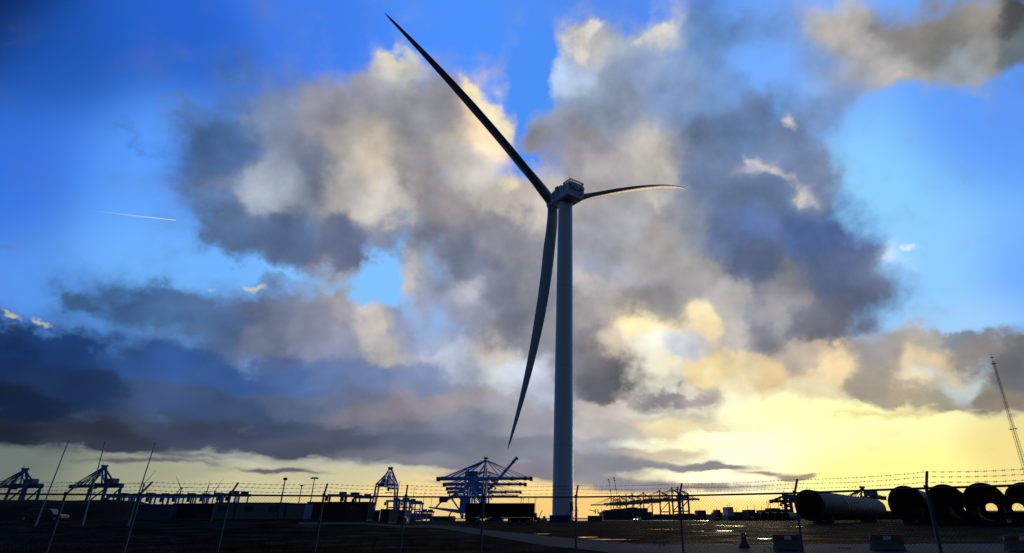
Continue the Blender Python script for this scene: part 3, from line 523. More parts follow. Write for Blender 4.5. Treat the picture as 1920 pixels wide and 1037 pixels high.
strip('road', [(560, 980), (690, 981.5), (800, 984), (860, 988), (907, 993.5), (995, 1002), (1074, 1010), (1194, 1020), (1400, 1022.5), (1700, 1021), (1990, 1019)],
      [(560, 983), (690, 984.5), (800, 989), (860, 996), (907, 1004), (968, 1014), (1036, 1025), (1117, 1034), (1330, 1056), (1700, 1066), (1990, 1066)], 'asphalt', .02)
wm = bpy.data.materials.new('harbour_water'); wm.use_nodes = True
_p = wm.node_tree.nodes['Principled BSDF']; _p.inputs['Base Color'].default_value = (.012, .022, .03, 1); _p.inputs['Roughness'].default_value = .12; _p.inputs['IOR'].default_value = 1.33
_n = wm.node_tree.nodes.new('ShaderNodeTexNoise'); _n.inputs['Scale'].default_value = .12; _n.inputs['Detail'].default_value = 5
_t = wm.node_tree.nodes.new('ShaderNodeTexCoord'); _b = wm.node_tree.nodes.new('ShaderNodeBump'); _b.inputs['Strength'].default_value = .35; _b.inputs['Distance'].default_value = .6
wm.node_tree.links.new(_t.outputs['Object'], _n.inputs['Vector']); wm.node_tree.links.new(_n.outputs['Fac'], _b.inputs['Height']); wm.node_tree.links.new(_b.outputs[0], _p.inputs['Normal'])
w = MB().add([(-6000, 255, -2.2), (6000, 255, -2.2), (6000, 6100, -2.2), (-6000, 6100, -2.2)], [[0, 1, 2, 3]]).build('water', wm); tag(w, kind='structure')
pm = bpy.data.materials.new('standing_water'); pm.use_nodes = True
_p = pm.node_tree.nodes['Principled BSDF']; _p.inputs['Base Color'].default_value = (.015, .014, .012, 1); _p.inputs['Roughness'].default_value = .06; _p.inputs['IOR'].default_value = 1.33
_n = pm.node_tree.nodes.new('ShaderNodeTexNoise'); _n.inputs['Scale'].default_value = 2.5; _b = pm.node_tree.nodes.new('ShaderNodeBump'); _b.inputs['Strength'].default_value = .06; _b.inputs['Distance'].default_value = .05
_t = pm.node_tree.nodes.new('ShaderNodeTexCoord')
pm.node_tree.links.new(_t.outputs['Object'], _n.inputs['Vector']); pm.node_tree.links.new(_n.outputs['Fac'], _b.inputs['Height']); pm.node_tree.links.new(_b.outputs[0], _p.inputs['Normal'])
def puddle(x0, x1, y, hpx, seed):
    r = random.Random(seed); c = hit((x0 + x1) / 2, y); a = hit(x0, y); b = hit(x1, y); f1 = hit((x0 + x1) / 2, y - hpx * .3); f2 = hit((x0 + x1) / 2, y + hpx * .3)
    ex = (b - a) / 2; ey = (f1 - f2) / 2; ex.z = ey.z = 0; n = 44; vs = []; z = max(gz(c.x, c.y), min(gz(a.x, a.y), gz(b.x, b.y))) + .05
    ph = [r.uniform(0, 6.28) for _ in range(4)]
    for k in range(n):
        t = 2 * math.pi * k / n; q = 1 + .22 * math.sin(3 * t + ph[0]) + .16 * math.sin(5 * t + ph[1]) + .10 * math.sin(9 * t + ph[2]) + .06 * math.sin(14 * t + ph[3])
        v = c + ex * math.cos(t) * q + ey * math.sin(t) * q; vs.append((v.x, v.y, z))
    o = MB().add(vs, [list(range(n))]).build('puddle', pm); tag(o, kind='structure')
for i, a in enumerate([(998, 1032, 1002, 1.6), (1082, 1118, 1008.5, 1.5), (1112, 1186, 1013, 2.0), (1208, 1272, 993.5, 1.0), (1150, 1206, 990.5, .7), (1290, 1318, 997, .6), (1346, 1376, 996.5, .9),
     (1344, 1372, 986, .6), (1286, 1320, 984, .5), (1362, 1392, 987, .7), (1518, 1560, 1005, .9), (1546, 1592, 998.5, .9), (1422, 1446, 1011.5, .9), (1584, 1612, 986.5, .8), (1738, 1752, 991.5, 1.0), (1560, 1580, 1013, .7),
     (1652, 1690, 1004, .6), (1896, 1930, 991, .6), (1800, 1850, 989, .4), (1480, 1510, 988, .6)]): puddle(*a, 20 + i)
# embankment on the far left
def build_bank():
    vs = []; fs = []; n = 60
    for i in range(n + 1):
        t = i / n; X = -175 + t * 100; k = ss(t, 0, .05) * (1 - ss(t, .80, .95))
        h = 3.9 * k + .25 * mnoise.noise(Vector((X * .12, 0, 9))) + .12 * mnoise.noise(Vector((X * .6, 0, 2)))
        for y, hh in ((112, 0), (116, .55), (121, .92), (125, 1.0), (130, .95), (140, .3), (150, 0)):
            vs.append((X, y + 1.5 * mnoise.noise(Vector((X * .1, y, 0))), gz(X, y) - .1 + max(0, h) * hh))
    for i in range(n):
        for k in range(6): a = i * 7 + k; fs.append([a, a + 1, a + 8, a + 7])
    o = MB().add(vs, fs).build('embankment', mat('bank_grass', (.010, .013, .006), .95, var=.5, scale=2, bump=.5, spec=.05), smooth=True, sharp=80); tag(o, kind='structure')
build_bank()


# ------------------------------------------------------------------ wind turbine
def proj(P):
    d = Vector(P) - EYE; z = d.dot(FW); return Vector((PPX + F_PX * d.x / z, PPY - F_PX * d.dot(UP) / z))
def build_turbine():
    D, H, AZ, TILT, OVER = 215.7, 132.6, R(-37.1), R(4.1), 9.25
    r0 = ray(1055, 971); X0 = r0.x / r0.y * D; z0 = gz(X0, D)
    T = thing('wind_turbine', 'tall wind turbine with three long curved blades, white tower and boxy nacelle', 'wind turbine', (X0, D, z0))
    base = Vector((X0, D, z0))
    def L(p): return Vector(p) - base
    a = Vector((math.sin(AZ) * math.cos(TILT), math.cos(AZ) * math.cos(TILT), math.sin(TILT)))
    hub = Vector((X0, D, H)) + a * OVER
    e1 = a.cross(Vector((0, 0, 1))).normalized(); e2 = e1.cross(a)
    # tower
    tb = MB(); top = H - z0 - 3.6; zs = [0, .3, top * .12, top * .3, top * .5, top * .75, top]
    rad = lambda z: 3.72 - (3.72 - 3.12) * (z / top) ** 1.3
    tb.tube([(0, 0, z) for z in zs], [rad(z) for z in zs], 72)
    tw = tb.build('tower', 'white_paint', T, smooth=True)
    for z in (top * .2, top * .43, top * .69):
        MB().tube([(0, 0, z - .14), (0, 0, z + .14)], rad(z) + .035, 72).build('flange', 'nacelle_paint', tw, smooth=True)
    MB().tube([(0, 0, -.3), (0, 0, .35)], 5.2, 48).build('foundation', 'concrete', T, smooth=True)
    # door, landing and stair on the right of the tower foot
    dr = MB().box((3.1, -2.3, 5.0), (1.3, .5, 2.6), Matrix.Rotation(R(52), 3, 'Z')).build('door', 'dark_vent', T)
    st = MB(); st.box((3.9, -3.1, 3.55), (2.6, 2.2, .14), Matrix.Rotation(R(52), 3, 'Z'))
    for q in (.0, .3, .6, .9): st.beam((4.2, -2.4, q * 3.5 + .2), (5.0, -3.9, q * 3.5 + .2), .25, .06)
    for s in ((3.2, -4.1), (5.1, -3.4), (4.4, -2.3)): st.beam((*s, 0), (*s, 4.7), .12)
    st.beam((3.2, -4.1, 4.7), (5.1, -3.4, 4.7), .08); st.beam((5.1, -3.4, 4.7), (4.4, -2.3, 4.7), .08); st.beam((3.2, -4.1, 0), (5.1, -3.4, 3.5), .14)
    st.build('access_stair', 'crane_grey', T)
    # nacelle, in its own axes: f forward along the shaft, e1 sideways, e2 up
    def nac(f, s, u): return L(hub) + a * f + e1 * s + e2 * u
    nb = MB(); W = 4.35
    prof = [(-W, -2.9), (-W + .5, -3.5), (W - .5, -3.5), (W, -2.9), (W, 2.6), (W - 1.1, 3.6), (-W + 1.1, 3.6), (-W, 2.6)]
    secs = [(-17.3, .97, .97), (-16.7, 1, 1), (-6.4, 1, 1), (-4.6, .98, .92), (-3.2, .80, .80)]
    n = len(prof); vs = []
    for f, kx, kz in secs: vs += [nac(f, x * kx, z * kz) for x, z in prof]
    fs = []
    for i in range(len(secs) - 1):
        for k in range(n): fs.append([i * n + k, i * n + (k + 1) % n, (i + 1) * n + (k + 1) % n, (i + 1) * n + k])
    fs += [list(range(n))[::-1], list(range(len(vs) - n, len(vs)))]
    nb.add(vs, fs); N = nb.build('nacelle', 'nacelle_paint', T, bevel=.12)
    near = -W                                         # the flank seen from below (towards -e1)
    sgn = -1 if proj(base + nac(-10, -W, 0)).x < proj(base + nac(-10, W, 0)).x else 1
    def plate(name, m, f0, f1, u0, u1, side, th=.06):
        b = MB(); vs = [nac(f, side * (W + o), u) for o in (-.05, th) for f, u in ((f0, u0), (f1, u0), (f1, u1), (f0, u1))]
        return b.add(vs, [[3, 2, 1, 0], [4, 5, 6, 7], [0, 1, 5, 4], [1, 2, 6, 5], [2, 3, 7, 6], [3, 0, 4, 7]]).build(name, m, N)
    flank = sgn
    plate('vent', 'dark_vent', -10.0, -9.2, -1.6, 2.0, flank); plate('vent', 'dark_vent', -14.4, -13.7, -1.0, 2.2, flank)
    # square emblem near the hub with a paler mark inside
    plate('emblem', 'logo_blue', -7.4, -5.7, -1.5, .9, flank); plate('emblem_mark', 'nacelle_paint', -6.9, -6.2, -.65, .05, flank, .1)
    # rear face: rounded band and port holes
    b = MB(); pts = [nac(-17.42, -W * .95 + i / 14 * W * 1.9, 1.9 - 2.0 * math.sin(math.pi * i / 14)) for i in range(15)]
    b.tube(pts, .26, 6); b.build('rear_band', 'dark_vent', N, smooth=True)
    for s_, u_ in ((-1.2, 1.3), (2.2, 1.2), (-2.9, -.4), (2.4, -1.2)):
        MB().tube([nac(-17.5, s_, u_), nac(-17.2, s_, u_)], .34, 14).build('port_hole', 'dark_vent', N)
    # roof deck with railings, cooler and mast
    rb = MB()
    for f0, f1, s0, s1, u0, hh in ((-17.2, -11.8, -W + 1, W - .6, 3.6, .95), (-9.2, -6.8, -2.6, 2.6, 3.6, 1.2)):
        cs = [(f0, s0), (f1, s0), (f1, s1), (f0, s1)]
        for i in range(4):
            p, q = cs[i], cs[(i + 1) % 4]; m_ = 7
            for hgt in (hh * .5, hh): rb.beam(nac(*p, u0 + hgt), nac(*q, u0 + hgt), .2)
            for k in range(m_): f_ = p[0] + (q[0] - p[0]) * k / m_; s_ = p[1] + (q[1] - p[1]) * k / m_; rb.beam(nac(f_, s_, u0), nac(f_, s_, u0 + hh), .22)
    rb.build('roof_railing', 'rust_rail', N)
    cb = MB(); c = [nac(f, s, u) for u in (3.5, 5.2) for f, s in ((-7.0, -3), (-4.9, -3), (-4.9, 3), (-7.0, 3))]
    cb.add(c, [[3, 2, 1, 0], [4, 5, 6, 7], [0, 1, 5, 4], [1, 2, 6, 5], [2, 3, 7, 6], [3, 0, 4, 7]]).build('roof_cooler', 'rust_rail', N)
    mb = MB(); mb.beam(nac(-5.1, 2.4, 5.0), nac(-5.1, 2.4, 6.6), .14); mb.beam(nac(-5.1, 1.9, 6.5), nac(-4.2, 3.2, 6.5), .16); mb.build('wind_vane', 'crane_dark', N)
    # hub and blades
    hb = MB(); hb.tube([L(hub) + a * s for s in (-3.6, -2.6, -1.4, 1.4, 2.6, 3.3)], [2.3, 2.9, 3.1, 3.0, 2.2, .6], 40)
    Hb = hb.build('hub', 'blade_paint', T, smooth=True)
    tips = ((1287, 355), (721, 24), (952, 843)); mids = ((1180, 350.5), (887, 198.5), (1013, 600))
    for k in range(3):
        t = .431 + k * 2 * math.pi / 3
        nom = hub + (e1 * math.cos(t) + e2 * math.sin(t)) * 107 + a * (107 * .011 + 5.2)
        rr = ray(*tips[k]); tip = EYE + rr * (nom - EYE).dot(rr)
        if k == 1: tip = tip
        ax = (tip - hub).normalized(); Ln = (tip - hub).length
        best = None
        for i in range(-60, 61):
            bow = i * .3; m_ = proj(hub.lerp(tip, .5) + a * bow); d0 = (proj(tip) - proj(hub)).normalized()
            w_ = Vector(mids[k]) - m_; e = abs(w_.x * -d0.y + w_.y * d0.x)
            if best is None or e < best[0]: best = (e, bow)
        bow = max(-12, min(12, best[1])); print('blade', k, 'bow', bow, 'err', best[0])
        tang = a.cross(ax).normalized()
        nst = 44; m2 = 28; vs = []; fs = []
        for i in range(nst + 1):
            s = i / nst; q = 1 - s
            u = ss(s, .02, .20)
            tab = ((0, 4.6), (.03, 4.6), (.12, 5.6), (.2, 6.0), (.5, 5.3), (.7, 3.9), (.83, 2.7), (.93, 1.7), (.98, .9), (1, .2))
            for (s0, c0), (s1, c1) in zip(tab, tab[1:]):
                if s0 <= s <= s1: ch = c0 + (c1 - c0) * (s - s0) / (s1 - s0)
            th = 4.6 * (1 - u) + u * ch * (.40 - .20 * ss(s, .15, .8)); tw_ = R((80, 86, 66)[k] + 8 * ss(s, .2, .9))      # parked, blades turned out of the wind
            c = hub + ax * (2.2 + (Ln - 2.2) * s) + a * (bow * 4 * s * (1 - s) * (1.0 if s > .0 else 0))
            cd = (tang * math.cos(tw_) + a * math.sin(tw_)); nd = (a * math.cos(tw_) - tang * math.sin(tw_))
            airf = ss(s, .04, .22)
            for j in range(m2):
                al = 2 * math.pi * j / m2; x = math.cos(al); y = math.sin(al)
                xx = x * .5 * ch + airf * ch * .12; taper = 1 - airf * .62 * ((x + 1) / 2) ** 1.2
                vs.append(L(c + cd * xx + nd * y * .5 * th * taper))
        for i in range(nst):
            for j in range(m2): p = i * m2 + j; r_ = i * m2 + (j + 1) % m2; fs.append([p, r_, r_ + m2, p + m2])
        fs += [list(range(m2))[::-1], list(range(len(vs) - m2, len(vs)))]
        MB().add(vs, fs).build('blade', 'blade_paint', T, smooth=True, sharp=50)
build_turbine()

# ------------------------------------------------------------------ chain-link fence with barbed wire
def build_fence():
    RAIL = 2.2
    px = [(-190, 925), (-100, 925.5), (-20, 926), (123, 927), (262, 927.5), (431, 928.5), (607, 929.8), (761, 931.6), (907, 932.2), (1080, 932), (1274, 929.5), (1490, 924.6), (1737, 915.4), (2020, 907)]
    P = []
    for x, y in px:
        d = ray(x, y); q = EYE + d * ((RAIL - EYE.z) / d.z); P.append(Vector((q.x, q.y, 0)))
    F = thing('chain_link_fence', 'long chain link fence with angled posts and three strands of barbed wire', 'fence', (P[9].x, P[9].y, 0))
    O = Vector((P[9].x, P[9].y, 0))
    P = [p - O for p in P]; Z = Vector((0, 0, 1)); n = len(P); tips = []
    for i, p in enumerate(P):
        t = (P[min(i + 1, n - 1)] - P[max(i - 1, 0)]).normalized(); nrm = Vector((-t.y, t.x, 0))
        zb = gz(p.x + O.x, p.y + O.y)
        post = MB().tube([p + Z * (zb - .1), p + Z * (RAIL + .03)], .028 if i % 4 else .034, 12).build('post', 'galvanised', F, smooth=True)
        MB().tube([p + Z * (RAIL + .025), p + Z * (RAIL + .06)], .045, 12).build('post_cap', 'galvanised', post, smooth=True)
        lean = .42 if i < 7 else (.36, .34, .30, .28, .26, .24, .24)[min(6, i - 7)]
        tip = p + nrm * lean + Z * (RAIL + .33)
        MB().beam(p + Z * (RAIL + .0), tip, .045, .03).build('post_arm', 'galvanised', post)
        tips.append((p + Z * RAIL, tip))
    rail = MB(); rail.tube([p + Z * RAIL for p in P], .024, 10); rail.build('top_rail', 'galvanised', F, smooth=True)
    for k, fr in enumerate((.36, .68, .98)):
        b = MB(); pts = []
        for i in range(n - 1):
            A = tips[i][0].lerp(tips[i][1], fr); B = tips[i + 1][0].lerp(tips[i + 1][1], fr); m_ = 16
            for j in range(m_):
                t = j / m_; pts.append(A.lerp(B, t) - Z * (.035 * 4 * t * (1 - t)) + Z * .004 * rnd.uniform(-1, 1))
        pts.append(tips[-1][0].lerp(tips[-1][1], fr)); b.tube(pts, .0026, 4)
        for i in range(len(pts) - 1):
            dd = (pts[i + 1] - pts[i]); L_ = dd.length; c = 0.0
            while c < L_:
                q = pts[i] + dd * (c / L_); dn = dd.normalized(); up_ = Vector((0, 0, 1))
                b.beam(q - dn * .018, q + dn * .016, .009)                     # the twist
                for sgn in (-1, 1):
                    v = (up_ * .02 * sgn + dn.cross(up_) * .012 * rnd.uniform(-1, 1) + dn * .008 * sgn); b.beam(q - v, q + v, .0035)
                c += .115
        b.build('barbed_wire', 'wire', F)
    w = MB(); pitch = .08; row = .04
    path = [(p, gz(p.x + O.x, p.y + O.y)) for p in P]; cum = [0]
    for i in range(n - 1): cum.append(cum[-1] + (P[i + 1] - P[i]).length)
    def pos(s, z):
        i = 0
        while i < n - 2 and cum[i + 1] < s: i += 1
        t = (s - cum[i]) / (cum[i + 1] - cum[i]); q = P[i].lerp(P[i + 1], t); return Vector((q.x, q.y, z))
    r = .0019; hp = pitch / 2; m_ = int(cum[-1] / hp); rows = int((RAIL - .06) / row)
    for k in range(m_):                              # each wire zigzags between its two neighbours and hooks round them
        vs = []; fs = []
        for j in range(rows + 1):
            s = min(cum[-1] - .001, (k + (j + k) % 2) * hp); z = RAIL - .015 - j * row
            q = pos(s, z); off = .003 * (1 if (j + k) % 2 else -1)
            vs += [q + Vector((-r * 1.3, off, 0)), q + Vector((r * 1.3, off, 0)), q + Vector((0, off + 2 * r, 0))]
        for j in range(rows):
            for c in range(3): a_ = j * 3 + c; b_ = j * 3 + (c + 1) % 3; fs.append([a_, b_, b_ + 3, a_ + 3])
        w.add(vs, fs)
    w.build('wire_mesh', 'wire', F)
build_fence()

# ------------------------------------------------------------------ ship-to-shore cranes
def sts_crane(label, loc, rz, group, boom_up=None, name='quay_crane', apex=75.0, gird=50.0, reach=75.0, back=30.0, gauge=26.0, wid=24.0, main='crane_blue', dark='crane_dark', thick=1.0, backstay=True):
    """x = out along the boom; legs at x = 0 (waterside) and x = -gauge (landside)"""
    T = thing(name, label, 'crane', loc, rz, group); k = thick; h = wid / 2
    for x in (0, -gauge):
        for y in (-h, h):
            lg = MB().beam((x, y, 1.6), (x, y * .8, gird + 3), 2.6 * k, 2.2 * k, up=(0, 1, 0), w2=2.2 * k, h2=1.9 * k).build('leg', main, T)
            bg = MB()
            for q in (-2.4, 0, 2.4): bg.box((x, y + q, .9), (1.6, 1.8, 1.6))
            bg.build('bogie', dark, lg, bevel=.15)
    for x in (0, -gauge): MB().beam((x, -h, 3.2), (x, h, 3.2), 2.4 * k, 2.0 * k).build('sill_beam', main, T); MB().beam((x, -h * .85, gird + 2), (x, h * .85, gird + 2), 2.0 * k, 2.4 * k).build('cross_beam', main, T)
    for y in (-h, h):
        MB().beam((0, y * .93, 17), (-gauge, y * .93, 17), 2.0 * k, 2.6 * k).build('portal_beam', main, T); MB().beam((0, y * .82, gird - 1.5), (-gauge, y * .82, gird - 1.5), 1.6 * k, 1.8 * k).build('portal_beam', main, T)
        MB().beam((0, y * .93, 18), (-gauge, y * .83, gird - 3), 1.2 * k).build('diagonal_brace', main, T)
    # girder with back reach
    b = MB()
    for y in (-3.2, 3.2): b.beam((4, y, gird), (-gauge - back, y, gird), 1.5 * k, 4.2 * k)
    for q in range(9): x = 2 - q * (gauge + back) / 8; b.beam((x, -3.2, gird - 1), (x, 3.2, gird - 1), .8)
    b.beam((2, 5, gird + 3), (-gauge - back, 5, gird + 3), .25); b.beam((2, -5, gird + 3), (-gauge - back, -5, gird + 3), .25)
    G = b.build('girder', main, T)
    MB().box((-gauge - back - 1, 0, gird - .5), (3.5, 9, 5.5)).build('end_platform', dark, G, bevel=.3)
    MB().box((-gauge - back + 6, 0, gird), (4, 7.2, 4.6)).build('red_stripe', 'crane_red', G)
    MB().box((-gauge * .75, 0, gird + 6.2), (17, 9, 6.5)).build('machinery_house', 'crane_grey', T, bevel=.4)
    # boom
    ang = R(boom_up) if boom_up else 0.0; ca, sa = math.cos(ang), math.sin(ang)
    def B(u, w): return (4 + u * ca - w * sa, gird + u * sa + w * ca)
    b = MB()
    for y in (-3.0, 3.0):
        p, q = B(0, 0), B(reach, 0); b.beam((p[0], y, p[1]), (q[0], y, q[1]), 1.4 * k, 3.9 * k, w2=1.3 * k, h2=3.0 * k)
    for i in range(12): p = B(i * reach / 11, -.6); b.beam((p[0], -3, p[1]), (p[0], 3, p[1]), .7)
    for y in (-4.6, 4.6):
        p, q = B(0, 2.6), B(reach, 2.6); b.beam((p[0], y, p[1]), (q[0], y, q[1]), .22)
    BM = b.build('boom', main, T)
    p = B(reach, -.4); rot = Matrix.Rotation(-ang, 3, 'Y')
    MB().box((p[0], 0, p[1]), (4, 9, 5), rot).build('end_platform', dark, BM, bevel=.3)
    for u in (reach - 8, reach * .56): p = B(u, 0); MB().box((p[0], 0, p[1]), (3.2, 7.4, 4.4), rot).build('red_stripe', 'crane_red', BM)
    # apex frame over the waterside legs, lower frame over the landside legs
    b = MB()
    for y in (-1, 1): b.beam((0, y * h * .8, gird + 2), (0, y * 2.2, apex - 2), 2.2 * k, 1.9 * k, up=(0, 1, 0))
    b.beam((0, -3.4, apex - 1.5), (0, 3.4, apex - 1.5), 2.0, 2.4); b.beam((0, -h * .5, gird + 14), (0, h * .5, gird + 14), 1.2)
    A = b.build('apex_frame', main, T)
    c = MB(); c.box((0, 0, apex + .6), (5, 7.5, 2.2)); c.beam((1.4, 2, apex + 1), (1.4, 2, apex + 5), .4); c.beam((-1.4, -2, apex + 1), (-2.8, -2, apex + 3.6), .35); c.build('apex_platform', dark, A)
    lt = gird + (apex - gird) * .55
    b = MB()
    if backstay:
        for y in (-1, 1): b.beam((-gauge, y * h * .8, gird + 2), (-gauge, y * 3, lt), 1.9 * k, 1.7 * k, up=(0, 1, 0)); b.beam((-gauge, y * 3, lt), (0, y * 2.2, apex - 3), .9 * k)
    else:
        for y in (-1, 1): b.beam((-gauge * .6, y * h * .8, gird + 2), (-1, y * 2.2, apex - 4), 1.5 * k, 1.5 * k)
    b.build('rear_frame', main, T)
    for y in (-2.2, 2.2):
        if not boom_up:
            for u in (reach * .28, reach * .46, reach * .62, reach * .77, reach * .9): p = B(u, 2); MB().beam((0, y, apex - 1.5), (p[0], y * 1.3, p[1]), .6 * k).build('stay', main, T)
        for u in (gauge + back * .12, gauge + back * .36, gauge + back * .6, gauge + back * .8) if backstay else (): MB().beam((0, y, apex - 1.5), (-u, y * 1.3, gird + 2), .75 * k).build('stay', main, T)
        MB().beam((0, y, apex - 6), (-gauge * .5, y * 1.3, gird + 2), .8 * k).build('stay', main, T)
    # trolley and cab
    tx = reach * .2 if not boom_up else -gauge * .5
    b = MB(); b.box((tx, 0, gird - 3.2), (7, 6, 1.8)); b.box((tx + 4, 2.2, gird - 5.5), (2.6, 2.4, 3)); b.box((tx, 0, gird - 9), (3, 12.2, .9))
    for s in (-1, 1): b.beam((tx - 1, s * 2, gird - 4), (tx - 1, s * 4, gird - 9), .15)
    b.build('trolley', dark, T)
    return T
GB = 'blue quay cranes with boom lowered in the central row'
def place(x, D): return (at(x, HORIZON, D).x, D)
def crane_at(xpx, D, *a, **k):
    X, Y = place(xpx, D); return sts_crane(a[0], (X, Y, .3), *a[1:], **k)
crane_at(905, 800, 'nearest blue crane of the central row, its apex frame tallest with stays both ways', R(-2), GB, apex=75, gird=49.5, reach=58, back=38, gauge=24)
crane_at(906, 920, 'second crane from the front in the central row, boom just under the nearest one', R(-2), GB, apex=70, gird=48.5, reach=58, back=38, gauge=24)
crane_at(912, 1040, 'blue crane in the central row with its boom raised steeply to the right', R(-2), 'blue quay crane with raised boom', boom_up=49, apex=68, gird=48, reach=66, back=46, gauge=24)
crane_at(904, 1140, 'fourth crane back in the central row, boom low over the dark trailer', R(-2), GB, apex=66, gird=46, reach=66, back=42, gauge=24)
crane_at(903, 1300, 'farthest and lowest crane of the central row, thin boom just above the fence rail', R(-2), GB, apex=60, gird=44, reach=70, back=42, gauge=24)
crane_at(721, 960, 'lone blue crane seen end on, with a pointed apex over its square portal', R(93), 'blue quay cranes standing apart on the left', apex=75, gird=48, reach=40, back=24, gauge=18, wid=36)
crane_at(166, 860, 'blue crane between the two left flagpoles, sloping stays down to the left', R(164), 'blue quay cranes standing apart on the left', apex=70, gird=43.5, reach=46, back=10, gauge=30, thick=1.2, backstay=False, main='crane_navy')
crane_at(14, 860, 'dark blue crane cut off by the left edge of the picture', R(164), 'blue quay cranes standing apart on the left', apex=66, gird=43, reach=46, back=12, gauge=28, thick=1.2, backstay=False, main='crane_navy')
# grey cranes across the basin, from right to left
GG = 'grey cranes in a row across the basin'
lab = ['rightmost and tallest grey crane of the row across the basin', 'grey crane just left of the tallest one across the basin', 'third grey crane from the right across the basin',
       'fourth grey crane from the right across the basin', 'middle grey crane of the row above the container ship', 'grey crane over the right part of the container ship',
       'grey crane with upright boom, the taller of two raised booms', 'grey crane with upright boom, the shorter of two raised booms', 'leftmost grey crane across the basin, boom reaching out to the left']
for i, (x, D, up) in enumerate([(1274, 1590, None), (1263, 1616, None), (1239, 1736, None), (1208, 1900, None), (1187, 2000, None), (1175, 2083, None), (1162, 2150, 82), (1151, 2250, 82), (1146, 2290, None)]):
    crane_at(x, D, lab[i], R(176 if not up else 176), GG, boom_up=up, apex=74, gird=46, reach=70 if not up else 88, back=26, gauge=26, main='crane_hazed', dark='crane_dark', thick=1.1)
crane_at(1627, 900, 'far crane whose small A frame top peeks above the pale pile', R(120), 'single cranes behind the piles', apex=43, gird=28, reach=30, back=14, gauge=16, wid=16, main='crane_grey')
crane_at(1476, 900, 'far crane standing just left of the big dark pile', R(175), 'single cranes behind the piles', apex=34, gird=24, reach=16, back=10, gauge=8, wid=10, main='crane_dark')

# ship-loader seen beside the central cranes
def loader():
    X, Y = place(858, 700); T = thing('ship_loader', 'blue travelling loader with a long tapered low boom left of the central cranes', 'loader', (X, Y, .3))
    MB().beam((6, 0, 7.5), (-34, 0, 12.5), 4, 4.6, w2=3, h2=1.2).build('boom', 'crane_blue', T)
    for p, q in (((2, 0, 9), (-12, 0, 26)), ((8, 0, 12), (-4, 0, 30)), ((16, 0, 10), (2, 0, 33)), ((-26, 0, 12), (-17, 0, 22))): MB().beam(p, q, 1.6, 1.6).build('strut', 'crane_blue', T)
    MB().beam((-17, 0, 22), (12, 0, 24), 1.8).build('tie_beam', 'crane_blue', T)
    MB().beam((-16, 0, 19), (18, 0, 42), 2.6).build('conveyor', 'crane_blue', T)
    MB().box((-18, 0, 21), (9, 6, 6.5)).build('counterweight', 'crane_dark', T, bevel=.5)
    MB().box((8, 0, 15), (12, 9, 18)).build('tower', 'crane_blue', T, bevel=.4)
    b = MB(); pts = [(-3 + 7 * math.cos(t), 0, 1.5 + 8 * math.sin(t)) for t in [math.pi * k / 12 for k in range(13)]]; b.tube(pts, .8, 6); b.build('slew_ring', 'crane_dark', T, smooth=True)
loader()

# ------------------------------------------------------------------ straddle carriers
def straddle(label, loc, rz, group, h=13.0):
    T = thing('straddle_carrier', label, 'straddle carrier', loc, rz, group)
    for x in (-4.2, 4.2):
        for y in (-2.3, 2.3):
            lg = MB().beam((x, y, 1.2), (x, y, h - 1), .7, .6, up=(0, 1, 0)).build('leg', 'crane_blue', T)
    for y in (-2.3, 2.3):
        MB().beam((-5, y, 1.5), (5, y, 1.5), .7, 1.0).build('bottom_beam', 'crane_blue', T)
        for x in (-4, -1.4, 1.4, 4): MB().tube([(x, y - .3, .75), (x, y + .3, .75)], .75, 14).build('wheel', 'tyre', T)
    b = MB()
    for y in (-2.3, 2.3): b.beam((-5.4, y, h - .6), (5.4, y, h - .6), .7, 1.3)
    for x in (-4.2, 4.2): b.beam((x, -2.3, h - .6), (x, 2.3, h - .6), .7, 1.1)
    b.build('top_frame', 'crane_blue', T)
    MB().box((2.2, 0, h + .6), (3.8, 3.6, 1.4)).build('engine_deck', 'crane_dark', T, bevel=.2)
    MB().box((-5.6, -1.6, h - 2.4), (1.6, 1.5, 2.2)).build('cab', 'window_glass', T, bevel=.15)
    MB().box((0, 0, h * .62), (7, 2.6, .8)).build('spreader', 'crane_dark', T)
    return T
SL = 'straddle carriers parked in a row behind the cabins'; S0 = None
for i, (x, D, rz, l) in enumerate([(212, 345, .1, 'leftmost straddle carrier, below the crane between the flagpoles'), (236, 350, .4, 'straddle carrier left of the third flagpole behind the bank'), (262, 342, .2, 'straddle carrier straight behind the third flagpole'),
      (290, 348, .5, 'straddle carrier right beside the third flagpole top rail'), (316, 352, .1, 'straddle carrier under the small far turbine with a level blade'), (340, 346, .3, 'straddle carrier above the dark cabin, left one'),
      (366, 350, .6, 'straddle carrier above the dark cabin, right one'), (392, 340, .2, 'straddle carrier over the gap between dark and pale cabins'), (420, 318, .9, 'bulkier near straddle carrier above the left end of the pale cabins'), (440, 326, .5, 'straddle carrier above the first pale cabin window')]):
    X, Y = place(x, D)
    if S0 is None: S0 = straddle(l, (X, Y, gz(X, Y)), rz, SL)
    else: again(S0, (X, Y, gz(X, Y)), rz, l)
for x, D, rz, l in [(628, 330, .3, 'straddle carrier behind the dark cabin, arched top above the rail'), (652, 335, .8, 'straddle carrier behind the right half of the dark cabin'), (676, 360, .4, 'straddle carrier just left of the lone end on crane'),
      (752, 430, .7, 'tallest straddle carrier of the group right of the lone crane'), (765, 455, .3, 'straddle carrier behind the fence post right of the lone crane'), (778, 480, .6, 'middle straddle carrier between lone crane and loader'),
      (790, 505, .2, 'straddle carrier second from the right before the loader'), (801, 530, .5, 'rightmost straddle carrier before the gap to the loader'), (735, 440, .2, 'straddle carrier right behind the parked dark car')]:
    X, Y = place(x, D); again(S0, (X, Y, gz(X, Y)), rz, l, 'straddle carriers near the lone crane')

